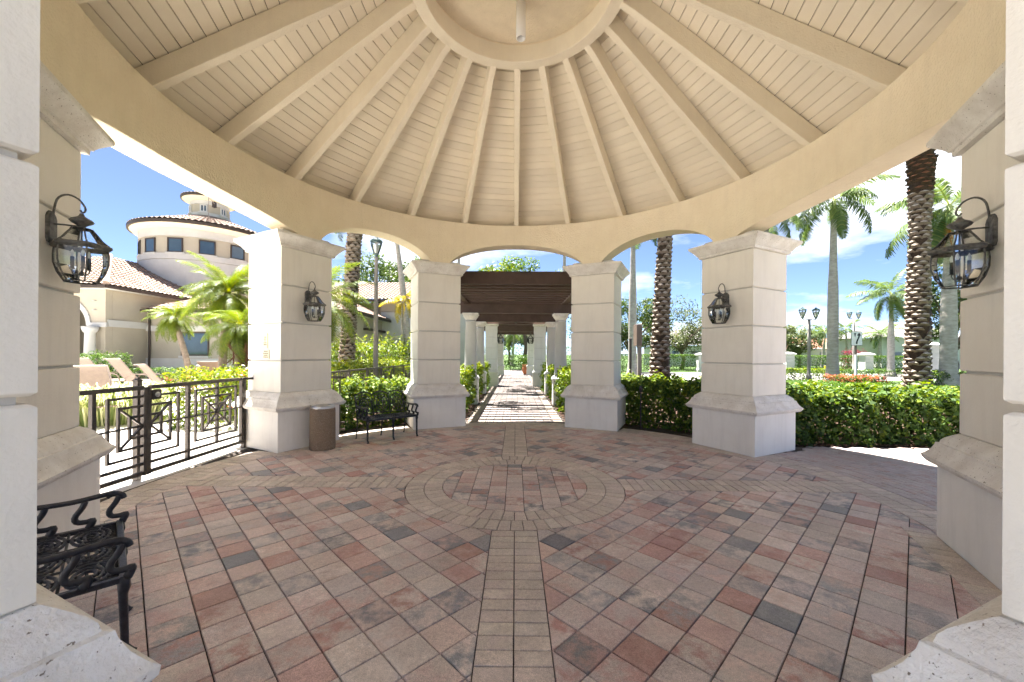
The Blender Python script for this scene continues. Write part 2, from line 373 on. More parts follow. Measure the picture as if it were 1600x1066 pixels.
# ------------------------------------------------------------------ ground and paving
def sheet(name, x0, y0, x1, y1, z, m, kind='structure'):
    o = MB().add([(x0, y0, z), (x1, y0, z), (x1, y1, z), (x0, y1, z)], [(0, 1, 2, 3)]).build(name, m)
    return tag(o, kind=kind)
sheet('ground', -2500, -2500, 2500, 2500, -0.06, M['grass'])
sheet('pool_deck', -40, -30, -4.66, 17.5, -0.012, M['deck'])
sheet('mulch_bed', -4.66, -4.6, 13, 13, -0.040, M['mulch'])
sheet('bounce_ground', -45, -60, 45, -4.6, -0.038, M['bounce'])  # unseen ground added behind the camera to bounce sunlight into the rotunda
sheet('road', 10.5, 23.5, 160, 35.0, -0.045, M['road'])
sheet('sidewalk', 6.5, 9.4, 60, 11.0, -0.044, M['road'])
sheet('driveway', 8.0, 11.0, 14.0, 23.5, -0.043, M['road'])

def clip(poly, px, py, nx, ny):
    """Keep the side where (p-(px,py)).n <= 0."""
    out = []
    for i in range(len(poly)):
        a, b = poly[i], poly[(i + 1) % len(poly)]
        da = (a[0] - px) * nx + (a[1] - py) * ny; db = (b[0] - px) * nx + (b[1] - py) * ny
        if da <= 0: out.append(a)
        if (da < 0 < db) or (db < 0 < da):
            t = da / (da - db); out.append((a[0] + (b[0] - a[0]) * t, a[1] + (b[1] - a[1]) * t))
    return out

def area(p): return 0.5 * sum(p[i][0] * p[(i + 1) % len(p)][1] - p[(i + 1) % len(p)][0] * p[i][1] for i in range(len(p)))

def inset(poly, d):
    if area(poly) < 0: poly = poly[::-1]
    q = poly
    for i in range(len(poly)):
        a, b = poly[i], poly[(i + 1) % len(poly)]
        ex, ey = b[0] - a[0], b[1] - a[1]; ln = math.hypot(ex, ey)
        if ln < 1e-6: continue
        nx, ny = ey / ln, -ex / ln
        q = clip(q, a[0] - nx * d, a[1] - ny * d, nx, ny)
        if len(q) < 3: return None
    # drop near-duplicate corners
    r = [q[i] for i in range(len(q)) if math.hypot(q[i][0] - q[i - 1][0], q[i][1] - q[i - 1][1]) > 0.002]
    return r if len(r) >= 3 and area(r) > 6e-5 else None

TAN = [(0.62, 0.515, 0.455), (0.55, 0.455, 0.40), (0.66, 0.565, 0.505), (0.57, 0.48, 0.43), (0.53, 0.45, 0.415), (0.61, 0.465, 0.405), (0.58, 0.44, 0.385)]
RED = [(0.51, 0.315, 0.265), (0.45, 0.255, 0.21), (0.56, 0.385, 0.335), (0.54, 0.36, 0.31)]
DRK = [(0.27, 0.26, 0.265), (0.33, 0.31, 0.305), (0.21, 0.205, 0.215)]
def jit(c, a=0.07):
    k = 1 + random.uniform(-a, a); return tuple(x * k * (1 + random.uniform(-.02, .02)) for x in c)
def field_cols():
    u = random.random()
    if u < 0.42: a, b = random.choice(TAN), random.choice(TAN)
    elif u < 0.64: a, b = random.choice(TAN), random.choice(RED)
    elif u < 0.74: a, b = random.choice(RED), random.choice(RED)
    elif u < 0.90: a, b = random.choice(TAN), random.choice(DRK)
    elif u < 0.97: a, b = random.choice(DRK), random.choice(RED)
    else: a, b = random.choice(DRK), random.choice(DRK)
    return jit(a), jit(b)
BRK = [(0.58, 0.495, 0.415), (0.53, 0.45, 0.375), (0.62, 0.53, 0.45), (0.55, 0.455, 0.39)]
def tan_cols(): return jit(random.choice(BRK), 0.09), jit(random.choice(BRK), 0.09)

def paver_geo(poly, z=0.0, th=0.022, bev=0.0035):
    n = len(poly); z += random.uniform(-0.0018, 0.0018)
    cx = sum(p[0] for p in poly) / n; cy = sum(p[1] for p in poly) / n
    tx, ty = random.uniform(-.006, .006), random.uniform(-.006, .006)
    top = inset(poly, bev)
    if top is None or len(top) != n:
        top = [(p[0] + (cx - p[0]) * 0.05, p[1] + (cy - p[1]) * 0.05) for p in poly]
    vs = [(p[0], p[1], z - th) for p in poly] + [(p[0], p[1], z - bev + (p[0] - cx) * tx + (p[1] - cy) * ty) for p in poly] \
        + [(p[0], p[1], z + (p[0] - cx) * tx + (p[1] - cy) * ty) for p in top]
    fs = [tuple(range(2 * n, 3 * n))]
    for r in range(2):
        for k in range(n):
            a, b = r * n + k, r * n + (k + 1) % n
            fs.append((a, b, b + n, a + n))
    return vs, fs

def mesh_tint(name, vs, fs, ta, tb, m=None):
    me = bpy.data.meshes.new(name); me.from_pydata(vs, [], fs); me.materials.append(m or M['paver'])
    for nm, arr in (('tint_a', ta), ('tint_b', tb)):
        at_ = me.attributes.new(nm, 'FLOAT_COLOR', 'POINT')
        at_.data.foreach_set('color', np.asarray(arr, dtype=np.float32).ravel())
    me.update(); return me

def screen_area(poly):
    pts = []
    for p in poly:
        D = p[1] - CAM[1]
        if D < 0.6: return 0.0
        pts.append((800 + p[0] / D * FPX, 554 + CAM[2] / D * FPX))
    cx = sum(p[0] for p in pts) / len(pts); cy = sum(p[1] for p in pts) / len(pts)
    if not (-40 < cx < 1640 and cy < 1110): return 0.0
    return abs(area(pts))

def lay(parent, pieces, name, restname, limit=300, gap=0.0036):
    """pieces: (polygon, colours, z). The largest in view become parts, the rest one joined part."""
    items = []
    for poly, cols, z in pieces:
        q = inset(poly, gap)
        if q is None: continue
        items.append((screen_area(q), q, cols, z))
    items.sort(key=lambda t: -t[0])
    for a, q, (ca, cb), z in items[:limit]:
        vs, fs = paver_geo(q, z)
        link(name, mesh_tint(name, vs, fs, [(*ca, 1)] * len(vs), [(*cb, 1)] * len(vs)), parent)
    V, F, A, B = [], [], [], []
    for a, q, (ca, cb), z in items[limit:]:
        vs, fs = paver_geo(q, z); o = len(V); V += vs; F += [tuple(o + i for i in f) for f in fs]
        A += [(*ca, 1)] * len(vs); B += [(*cb, 1)] * len(vs)
    if V: tag(link(restname, mesh_tint(restname, V, F, A, B), parent), kind='stuff')

RF, BW, RM = 4.18, 0.214, 1.36        # field radius, band half width, medallion outer radius
floor = MB().lathe([(5.05, -0.016), (5.05, -0.0155)], n=96, cap0=False).build('rotunda_floor', M['sand'])
tag(floor, kind='structure')

COLA = [24.1, 62.2, 117.8, 155.9]
COLS = [a for a in COLA] + [-a for a in COLA]
RC = 4.677
def er(a): return (math.sin(R(a)), math.cos(R(a)))

field = []
S = 0.2295
def add_field(qx, qy):
    ph = (0.2206, -2.534) if qx > 0 else (-0.243, -2.73)
    c45 = math.cos(PI / 4); n = 30
    for i in range(-n, n):
        for j in range(-n, n):
            sq = []
            for di, dj in ((0, 0), (1, 0), (1, 1), (0, 1)):
                u, v = (i + di) * S, (j + dj) * S
                sq.append((ph[0] + (u - v) * c45, ph[1] + (u + v) * c45))
            cx = sum(p[0] for p in sq) / 4; cy = sum(p[1] for p in sq) / 4
            r = math.hypot(cx, cy)
            if r > RF + 0.2 or r < RM - 0.2 or cx * qx < -0.2 or cy * qy < -0.2: continue
            p = clip(sq, qx * BW, 0, -qx, 0)
            if len(p) >= 3: p = clip(p, 0, qy * BW, 0, -qy)
            if len(p) >= 3 and r > RF - 0.25: p = clip(p, cx / r * RF, cy / r * RF, cx / r, cy / r)
            if len(p) >= 3 and r < RM + 0.25: p = clip(p, cx / r * RM, cy / r * RM, -cx / r, -cy / r)
            if len(p) >= 3 and abs(area(p)) > 2e-4: field.append((p, field_cols(), 0.0))
for qx in (1, -1):
    for qy in (1, -1): add_field(qx, qy)

bricks = []
def band(ax, sgn):
    r = RM
    while r < RF - 0.01:
        r1 = min(r + 0.1155, RF)
        for h in ((-BW, 0), (0, BW)):
            q = [(h[0], r * sgn), (h[1], r * sgn), (h[1], r1 * sgn), (h[0], r1 * sgn)]
            if ax == 0: q = [(y, x) for x, y in q]
            bricks.append((q, tan_cols(), 0.0))
        r = r1
for ax in (0, 1):
    for sgn in (1, -1): band(ax, sgn)
def ring(r0, r1, w, z=0.0, skip=None, cols=tan_cols, stag=0.0, out=bricks):
    n = max(8, int(round(2 * PI * (r0 + r1) / 2 / w)))
    for k in range(n):
        a, b = 2 * PI * (k + stag) / n, 2 * PI * (k + stag + 1) / n; m_ = (a + b) / 2
        if skip and skip((r0 + r1) / 2 * math.sin(m_), (r0 + r1) / 2 * math.cos(m_)): continue
        out.append(([(r0 * math.sin(a), r0 * math.cos(a)), (r0 * math.sin(b), r0 * math.cos(b)),
                     (r1 * math.sin(b), r1 * math.cos(b)), (r1 * math.sin(a), r1 * math.cos(a))], cols(), z))
ring(0.91, 1.135, 0.118); ring(1.135, RM, 0.118, stag=0.3)
def near_col(x, y):
    for a in COLS:
        e = er(a); t = (e[1], -e[0])
        rr = x * e[0] + y * e[1]; tt = x * t[0] + y * t[1]
        if abs(tt) < 0.6 and rr > 3.9: return True
    return False
ring(RF, RF + 0.215, 0.118, skip=near_col); ring(RF + 0.215, RF + 0.43, 0.118, stag=0.4, skip=near_col)
for a in COLS:                               # a soldier course along each plinth's inner face, laid a hair proud
    e = er(a); t = (e[1], -e[0]); k = -0.72
    while k < 0.71:
        k1 = k + 0.12
        bricks.append(([(e[0] * r + t[0] * s, e[1] * r + t[1] * s) for r, s in ((3.875, k), (3.875, k1), (4.095, k1), (4.095, k))], tan_cols(), 0.004)); k = k1
# the medallion's disc: columns of bricks running away from the viewer
x = -0.9345
while x < 0.91:
    y = -0.95 + random.uniform(-0.1, 0)
    while y < 0.95:
        ln = random.choice([0.115, 0.17, 0.23])
        q = [(x, y), (x + 0.2077, y), (x + 0.2077, y + ln), (x, y + ln)]
        cx, cy = x + 0.104, y + ln / 2; r = math.hypot(cx, cy)
        if r < 1.12 and r > 1e-3:
            for da in range(-60, 61, 6):
                an = math.atan2(cy, cx) + R(da); q = clip(q, 0.908 * math.cos(an), 0.908 * math.sin(an), math.cos(an), math.sin(an))
                if len(q) < 3: break
            if len(q) >= 3: field.append((q, field_cols(), 0.0))
        y += ln
    x += 0.2077
lay(floor, field, 'paver', 'paver_field', 300)
lay(floor, bricks, 'border_brick', 'border_brick_field', 300)

# garden path north of the rotunda
path = MB().add([(-1.25, 4.55, -0.020), (1.25, 4.55, -0.020), (1.25, 37, -0.020), (-1.25, 37, -0.020)], [(0, 1, 2, 3)]).build('garden_path', M['sand'])
tag(path, kind='structure'); pcs = []
def grey_cols():
    k = random.uniform(.9, 1.1); return tuple(c * k for c in (0.17, 0.145, 0.135)), tuple(c * k for c in (0.20, 0.16, 0.14))
y = 4.62; row = 0
while y < 36.8:
    x = -0.94
    while x < 0.93:
        pcs.append(([(x, y), (min(x + 0.206, .94), y), (min(x + 0.206, .94), y + 0.103), (x, y + 0.103)], grey_cols(), 0.0)); x += 0.206
    y += 0.103; row += 1
for sx in (-1, 1):
    y = 4.62
    while y < 36.8:
        q = [(sx * 0.945, y), (sx * 1.18, y), (sx * 1.18, y + 0.118), (sx * 0.945, y + 0.118)]
        pcs.append((q if sx > 0 else q[::-1], (jit((.33, .27, .22)), jit((.30, .24, .195))), 0.0)); y += 0.118
lay(path, pcs, 'brick', 'brick_field', 0)
# side path east of the rotunda: courses that follow the circle
ep = MB().add([(4.6, -4, -0.024), (13, -4, -0.024), (13, 2.28, -0.024), (4.1, 2.28, -0.024)], [(0, 1, 2, 3)]).build('side_path', M['sand'])
tag(ep, kind='structure'); pcs = []; r = RF + 0.435
while r < 11.5:
    ring(r, r + 0.104, 0.208, skip=lambda x, y: not (x > 3.9 and -3.2 < y < 2.2) or near_col(x, y), cols=lambda: (jit((0.46, 0.39, 0.36)), jit(random.choice([(0.46, 0.39, 0.36), (0.44, 0.31, 0.26)]))), stag=random.random(), out=pcs)
    r += 0.105
lay(ep, pcs, 'brick', 'brick_field', 0)

# ------------------------------------------------------------------ the rotunda
rot = thing('rotunda', (0, 0, 0), label='round open pavilion with square columns and a conical beamed ceiling over the paved floor', cat='pavilion')
HP, HS, Z1, Z2, Z3, Z4 = 0.587, 0.482, 0.676, 0.974, 3.447, 3.666
base_prof = [(HP + .004, Z1), (.640, Z1 + .004), (.668, .716), (.672, .742), (.650, .762), (.622, .80), (.603, .845), (.598, .868), (.578, .872),
             (.572, .896), (.556, .918), (.525, .945), (.486, Z2)]
cap_prof = [(.490, Z3), (.524, Z3 + .003), (.528, Z3 + .045), (.545, Z3 + .052), (.552, Z3 + .07), (.575, Z3 + .10), (.618, Z3 + .145), (.648, Z3 + .175), (.6536, Z3 + .192), (.6536, Z4)]
levels = [Z2, 1.520, 2.160, 2.800, Z3]
def block_mesh(z0, z1):
    return MB().sq([(HS - .012, z0), (HS - .001, z0 + .008), (HS, z0 + .012), (HS, z1 - .012), (HS - .001, z1 - .008), (HS - .012, z1)])
first = None
for a in COLS:
    e = er(a)
    if first is None:
        c = MB().sq([(HS - .03, 0.5), (HS - .03, 3.75)]).build('column', M['groove'], rot)
        MB().sq([(HP - .004, 0), (HP, .01), (HP, Z1)]).build('plinth', M['plinth'], c)
        MB().sq(base_prof).build('base_moulding', M['coral'], c)
        for i in range(4):
            g0 = 0 if i == 0 else 0.011; g1 = 0 if i == 3 else 0.011
            block_mesh(levels[i] + g0, levels[i + 1] - g1).build('stone_block', M['stucco'], c)
        MB().sq(cap_prof).build('capital', M['coral'], c)
        MB().sq([(.545, Z4), (.545, Z4 + .035)]).build('cap_block', M['coral'], c)
        first = c
    else:
        c = copy_tree(first, rot)
    c.location = (RC * e[0], RC * e[1], 0); c.rotation_euler = (0, 0, -R(a))

# ring beam with a shallow arch between each pair of columns
RI, RO, ZT = 4.15, 4.56, 4.65
edges = sorted(a % 360 for a in COLS)
def zlow(th):
    th %= 360
    for i in range(8):
        a, b = edges[i], edges[(i + 1) % 8] + (360 if i == 7 else 0)
        t = th if th >= edges[0] else th + 360
        if a <= t < b:
            h = 3.0; span = b - a; u = (t - (a + b) / 2) / (span / 2 - h)
            rise = 0.24 if span > 52 else (0.50 if span > 44 else 0.46)
            if abs(u) >= 1: return Z4 + 0.03
            return Z4 + 0.03 + rise * (1 - abs(u) ** 2.2) ** 0.75
    return Z4
mb = MB(); n = 720; vs = []
for k in range(n):
    th = 360 * k / n; s, c_ = math.sin(R(th)), math.cos(R(th)); zl = zlow(th)
    vs += [(RI * s, RI * c_, zl), (RI * s, RI * c_, ZT), (RO * s, RO * c_, ZT), (RO * s, RO * c_, zl)]
fs = []
for k in range(n):
    o, p = k * 4, ((k + 1) % n) * 4
    for j in range(4): fs.append((o + j, p + j, p + (j + 1) % 4, o + (j + 1) % 4))
beam = mb.add(vs, fs).build('ring_beam', M['beam'], rot)
mod = beam.modifiers.new('b', 'BEVEL'); mod.width = 0.012; mod.segments = 2; mod.limit_method = 'ANGLE'; mod.angle_limit = R(50)

# roof: slope from the oculus ring down to the eave
SL = (6.30 - 4.655) / (4.15 - 1.40)                  # fall per metre of radius
def zr(r): return 4.655 + (4.15 - r) * SL           # underside of the rafters
NRAF = 22; DEP = 0.29                               # rafter depth measured vertically
def zb(r): return zr(min(r, 4.62)) + DEP            # underside of the boards: level beyond the beam
rw = 0.052
prof = [(1.36, zr(1.36) - .02), (1.55, zr(1.55) - .0), (4.62, zr(4.62)), (4.62, zb(4.62) + .004), (1.36, zb(1.36) + .004)]
raf = MB(); ring0 = [(-rw, r, z) for r, z in prof]; ring1 = [(rw, r, z) for r, z in prof]
raf.loft([ring0, ring1])
rmesh = None
for k in range(NRAF):
    if rmesh is None:
        o = raf.build('rafter', M['rafter'], rot); rmesh = o.data
        bm = bmesh.new(); bm.from_mesh(rmesh); bmesh.ops.recalc_face_normals(bm, faces=bm.faces); bm.to_mesh(rmesh); bm.free()
    else: o = link('rafter', rmesh, rot)
    o.rotation_euler = (0, 0, -2 * PI * k / NRAF)
    d = o.modifiers.new('b', 'BEVEL'); d.width = 0.006; d.segments = 1
# boards between the rafters
rows = []; r = 1.38
while r < 5.65: rows.append((r, min(r + 0.130, 5.7))); r += 0.130
half = PI / NRAF; rest = MB()
def board_geo(r0, r1):
    g = 0.0055
    p = []
    for rr in (r0 + g, r1 - g):
        hw = rr * math.tan(half)
        p += [(-hw, rr), (hw, rr)]
    z0, z1 = zb(r0), zb(r1)
    vs = [(p[0][0], p[0][1], zb(p[0][1])), (p[1][0], p[1][1], zb(p[1][1])), (p[3][0], p[3][1], zb(p[3][1])), (p[2][0], p[2][1], zb(p[2][1]))]
    vs += [(x_, y_, z_ + .022) for x_, y_, z_ in vs]
    return vs, [(0, 1, 2, 3), (7, 6, 5, 4), (0, 4, 5, 1), (1, 5, 6, 2), (2, 6, 7, 3), (3, 7, 4, 0)]
bmesh_cache = {}
for k in range(NRAF):
    ang = 360 / NRAF * (k + 0.5); ang2 = ang - 360 if ang > 180 else ang
    vis = abs(ang2) < 100
    for i, (r0, r1) in enumerate(rows):
        if vis and r1 < 4.64:
            if i not in bmesh_cache:
                o = MB().add(*board_geo(r0, r1)).build('ceiling_board', M['soffit'], rot); bmesh_cache[i] = o.data
            else: o = link('ceiling_board', bmesh_cache[i], rot)
            o.rotation_euler = (0, 0, -R(ang))
            o.location.z = random.uniform(-.0022, .0022)
        else:
            vs, fs = board_geo(r0, r1); Mz = Matrix.Rotation(-R(ang), 3, 'Z'); rest.add([Mz @ Vector(p) for p in vs], fs)
tag(rest.build('board_field', M['soffit'], rot), kind='stuff')
# decking above the boards, then the tiled cone
MB().lathe([(1.3, zb(1.3) + .03), (4.62, zb(4.62) + .03), (5.7, zb(5.4) + .03), (5.72, zb(5.4) + .14), (4.62, zb(5.4) + .14), (1.3, zb(1.3) + .14)], n=88, cap0=False, cap1=False).build('roof_deck', M['gap'], rot)
def tile_cone(r0, z0, r1, z1, c=(0, 0, 0), pitch=0.26, course=0.36):
    """Barrel tiles on a cone: a ripple round the slope, each course lapping the one below."""
    ln = math.hypot(r1 - r0, z1 - z0); nc = max(2, int(ln / course)); nw = int(2 * PI * max(r0, r1) / pitch); seg = nw * 6
    rings = []
    for i in range(nc):
        for t, lift in ((i / nc, 0.045), ((i + 0.98) / nc, 0.0)):
            rr, zz = r0 + (r1 - r0) * t, z0 + (z1 - z0) * t
            amp = 0.055 * min(1, rr / max(r0, r1) * 1.3)
            rings.append([(c[0] + rr * math.cos(2 * PI * k / seg), c[1] + rr * math.sin(2 * PI * k / seg), c[2] + zz + lift + amp * abs(math.sin(PI * k / 6))) for k in range(seg)])
    return MB().loft(rings, False, False)
tile_cone(5.8, zb(5.5) + .17, 1.3, zb(1.3) + .3, pitch=.3).build('roof', M['tile'], rot)
MB().lathe([(5.66, zb(5.4) - .04), (5.76, zb(5.4) - .04), (5.80, zb(5.4) + .12), (5.66, zb(5.4) + .12)], n=88, cap0=False, cap1=False).build('fascia', M['fascia'], rot)
MB().lathe([(4.50, ZT - .02), (4.50, zb(4.5) + .02), (4.56, zb(4.56) + .02), (4.56, ZT - .02)], n=120, cap0=False, cap1=False).build('eave_blocking', M['soffit'], rot)
# oculus ring and the small drum above it
MB().lathe([(1.22, 6.56), (1.22, 6.305), (1.228, 6.297), (1.392, 6.297), (1.40, 6.305), (1.40, 6.62)], n=96, cap0=False, cap1=False).build('oculus_ring', M['rafter'], rot, smooth=False)
MB().lathe([(1.224, 6.50), (1.224, 6.586), (0.0001, 6.60)], n=72, cap0=False, cap1=False).build('drum_ceiling', M['drum'], rot)
MB().lathe([(1.62, 6.70), (1.45, 6.85), (0.01, 7.4)], n=48, cap0=False, cap1=False).build('roof_cap', M['tile'], rot)

# cylinder light hung in the oculus
pl = thing('pendant_light', (0.045, 0.50, 6.592), label='white cylinder pendant light hanging in the round ceiling opening', cat='light')
MB().lathe([(.066, 0), (.066, -.495), (.060, -.50), (.052, -.495), (.052, -.40), (.0001, -.40)], n=32, cap1=False).build('housing', M['white'], pl, smooth=True)
MB().lathe([(.045, -.401), (.040, -.43), (.0001, -.44)], n=24, cap0=False).build('lamp', M['steel'], pl, smooth=True)
# ------------------------------------------------------------------ wall lanterns
def make_lantern():
    t = thing('wall_lantern')
    AX = 0.185; c = (0, AX, 0); H = 6
    body = [(.100, 0.0), (.142, .075), (.164, .15), (.166, .22), (.160, .272)]
    roofp = [(.168, .305), (.125, .345), (.092, .395), (.062, .435)]
    cor = lambda r, z, k: Vector((r * math.cos(2 * PI * (k + .5) / H), AX + r * math.sin(2 * PI * (k + .5) / H), z))
    # back plate with a clipped outline, and arm
    p = MB(); out = [(-.045, .30), (.045, .30), (.062, .33), (.062, .50), (.045, .53), (.02, .55), (-.02, .55), (-.045, .53), (-.062, .50), (-.062, .33)]
    p.loft([[(x, -.002, z) for x, z in out], [(x, .016, z) for x, z in out], [(x * .8, .024, .425 + (z - .425) * .86) for x, z in out]])
    p.build('back_plate', M['lamp_iron'], t)
    MB().tube([(0, .015, .452), (0, .09, .455), (0, AX, .452)], .007).build('arm', M['lamp_iron'], t)
    s = curve_pts([(0, .018, .47), (0, .024, .56), (0, .045, .66), (0, .10, .70), (0, .165, .675), (0, .205, .61), (0, .20, .575), (0, .185, .572), (0, .176, .588)], 26)
    MB().tube(s, [.0075] * 18 + [.007] * 9).build('scroll', M['lamp_iron'], t, smooth=True)
    MB().lathe([(.022, .43), (.018, .452), (.03, .462), (.066, .485), (.074, .497), (.062, .512), (.03, .53), (.016, .545), (.012, .56), (.0001, .565)], n=20, c=c).build('finial', M['lamp_iron'], t, smooth=True)
    f = MB()                                          # band, crown ring, bottom ring, ribs
    f.lathe([(.160, .268), (.176, .270), (.190, .285), (.186, .302), (.166, .312), (.155, .305)], n=H, c=c, cap0=False, cap1=False, a0=PI / H); f.build('band', M['lamp_iron'], t); f = MB()
    f.lathe([(.062, .430), (.072, .437), (.040, .447), (.02, .45)], n=H, c=c, cap0=False, a0=PI / H); f.build('crown_ring', M['lamp_iron'], t); f = MB()
    f.lathe([(.104, -.004), (.108, .004), (.098, .008), (.092, 0.0)], n=H, c=c, cap0=False, cap1=False, a0=PI / H)
    f.build('bottom_ring', M['lamp_iron'], t)
    for k in range(H):
        MB().tube([cor(r * 1.005, z, k) for r, z in body], .0058, 5).build('rib', M['lamp_iron'], t)
        MB().tube([cor(r * 1.005, z, k) for r, z in roofp], .0058, 5).build('roof_rib', M['lamp_iron'], t)
    for k in range(H):
        for nm, pr in (('pane', body), ('roof_pane', roofp)):
            vs = []; fs = []
            for i, (r, z) in enumerate(pr): vs += [cor(r * .985, z, k), cor(r * .985, z, k + 1)]
            for i in range(len(pr) - 1): fs.append((2 * i, 2 * i + 1, 2 * i + 3, 2 * i + 2))
            MB().add(vs, fs).build(nm, M['glass'], t)
    q = MB(); q.tube([(0, AX, .43), (0, AX, .06)], .006); q.lathe([(.004, .05), (.018, .06), (.014, .078), (.006, .085)], n=12, c=c)
    for k in range(3):
        a = 2 * PI * k / 3 + .5; dx, dy = math.cos(a), math.sin(a)
        q.tube(curve_pts([(0, AX, .07), (.03 * dx, AX + .03 * dy, .06), (.055 * dx, AX + .055 * dy, .085), (.055 * dx, AX + .055 * dy, .11)], 8), .004, 5)
    q.build('candle_stem', M['lamp_iron'], t)
    for k in range(3):
        a = 2 * PI * k / 3 + .5
        cd_ = MB().lathe([(.019, .105), (.012, .115), (.012, .205), (.009, .207)], n=12, c=(.055 * math.cos(a), AX + .055 * math.sin(a), 0)).build('candle', M['candle'], t)
        MB().lathe([(.006, .207), (.013, .225), (.010, .245), (.001, .265)], n=10, c=(.055 * math.cos(a), AX + .055 * math.sin(a), 0)).build('bulb', M['bulb'], cd_, smooth=True)
    return t
lan = make_lantern()
LG = 'bronze wall lanterns'
def put_lantern(first, loc, rz, label):
    o = lan if first else copy_tree(lan)
    o.location = loc; o.rotation_euler = (0, 0, rz); tag(o, label, 'wall lantern', LG); return o
def on_col(a, z): e = er(a); r = RC - HS; return (e[0] * r, e[1] * r, z), PI - R(a)
for i, (a, lb) in enumerate(((-117.8, 'large bronze wall lantern above the iron gate, at the left edge, against the sky'),
                             (117.8, 'large bronze wall lantern at the right edge beside the thick palm trunk'),
                             (-62.2, 'bronze wall lantern on the column above the litter bin'),
                             (62.2, 'bronze wall lantern on the column between the two right hedges'))):
    l_, r_ = on_col(a, 2.215); put_lantern(i == 0, l_, r_, lb)

# ------------------------------------------------------------------ benches
def make_bench():
    t = thing('garden_bench'); Lh, yb, yf, zs = 0.52, -0.25, 0.25, 0.43
    fr = MB()
    fr.box(-Lh, yf - .035, zs - .035, Lh, yf, zs + .004, bev=.004); fr.box(-Lh, yb, zs - .03, Lh, yb + .03, zs, bev=.004)
    for x in (-Lh, Lh - .035): fr.box(x, yb + .03, zs - .03, x + .035, yf - .035, zs, bev=.004)
    fr.build('seat_frame', M['bench'], t)
    s = MB()                                           # cast lattice of scrolls
    z = zs - .012
    for ix in range(3):
        cx = (ix - 1) * .325
        for iy in range(2):
            cy = -.105 + iy * .2
            for q in (1.0, .68, .36):
                s.tube([(cx + .150 * q * math.cos(2 * PI * k / 18), cy + .088 * q * math.sin(2 * PI * k / 18), z) for k in range(19)], .010, 5)
            for k in range(6):
                a = PI * k / 3 + .3
                s.tube([(cx + .05 * math.cos(a), cy + .03 * math.sin(a), z), (cx + .172 * math.cos(a + .3), cy + .11 * math.sin(a + .3), z)], .009, 4)
    for k in range(27):
        x = -.49 + k * .0377; s.tube([(x, yf - .10, z), (x + .008, yf - .03, z)], .009, 4)
    for k in range(5): s.tube([(-.5, -.21 + k * .1, z - .006), (.5, -.21 + k * .1, z - .006)], .007, 4)
    for x in (-.335, -.165, .165, .335): s.tube([(x, yb + .02, z - .006), (x, yf - .02, z - .006)], .008, 4)
    s.build('seat', M['bench'], t, smooth=True)
    b = MB()                                           # back: frame and three scroll panels
    bp = lambda x, h: Vector((x, yb - .01 - .14 * h / .44, zs + h))
    top = [bp(-Lh + .02 + k * (2 * Lh - .04) / 24, .40 + .05 * abs(math.sin(PI * k / 8))) for k in range(25)]
    b.tube(top, .013, 6)
    for x in (-Lh + .02, -.175, .175, Lh - .02): b.tube([bp(x, -.02), bp(x, .41)], .012, 6)
    b.tube([bp(-Lh + .02, .04), bp(Lh - .02, .04)], .010, 5)
    for ix in range(3):
        cx = (ix - 1) * .34
        for q in (1.0, .62, .3):
            b.tube([bp(cx + .145 * q * math.cos(2 * PI * k / 18), .225 + .165 * q * math.sin(2 * PI * k / 18)) for k in range(19)], .009, 5)
        for k in range(8):
            a = PI * k / 4 + .2; b.tube([bp(cx + .04 * math.cos(a), .225 + .05 * math.sin(a)), bp(cx + .16 * math.cos(a + .4), .225 + .19 * math.sin(a + .4))], .008, 4)
    b.build('backrest', M['bench'], t, smooth=True)
    for sx in (-1, 1):
        x = sx * (Lh - .012); a = MB()
        a.tube(curve_pts([(x, yb - .10, zs + 0.2184), (x, yb + .05, zs + 0.1974), (x, 0, zs + 0.1890), (x, yf - .07, zs + 0.2058), (x, yf - .01, zs + 0.1890), (x, yf + .005, zs + 0.1596)], 20), .0175, 8)
        arm = a.build('armrest', M['bench'], t, smooth=True)
        for y in (-.12, .06, .225):
            q = curve_pts([(x, y - .055, zs + 0.1806), (x, y - .03, zs + 0.1949), (x, y, zs + 0.1806), (x, y - .012, zs + 0.1386), (x, y - .045, zs + 0.0840), (x, y - .035, zs + 0.0462), (x, y + .01, zs + 0.0378), (x, y + .035, zs + 0.0420), (x, y + .035, zs + 0.0252), (x, y + .02, zs - .01)], 24)
            MB().tube(q, [.013] * 6 + [.0175] * 13 + [.022] * 6, 8).build('arm_scroll', M['bench'], arm, smooth=True)
    for x in (-Lh + .02, 0, Lh - .02):
        MB().tube([(x, yf - .02, zs), (x, yf - .015, zs - .06), (x, yf - .02, zs - .10), (x, yf - .012, .05), (x, yf + .01, .012), (x, yf + .015, 0)], [.026, .028, .020, .017, .018, .026], 8).build('leg', M['bench'], t, smooth=True)
        MB().tube([(x, yb + .01, zs), (x, yb - .005, zs - .12), (x, yb - .05, .03), (x, yb - .06, 0)], [.016, .013, .012, .018], 7).build('leg', M['bench'], t, smooth=True)
    return t
bench = make_bench(); BG = 'black cast iron benches'
e = er(-43); bench.location = (e[0] * 3.66, e[1] * 3.66, 0.002); bench.rotation_euler = (0, 0, PI + R(43))
tag(bench, 'black scrolled iron bench in front of the green hedge, right of the litter bin', 'bench', BG)
b2 = copy_tree(bench); e = er(-136.2); b2.location = (e[0] * 3.82, e[1] * 3.82, 0.002); b2.rotation_euler = (0, 0, PI + R(136.2))
tag(b2, 'black scrolled iron bench cut off by the near left column, bottom left corner', 'bench', BG)

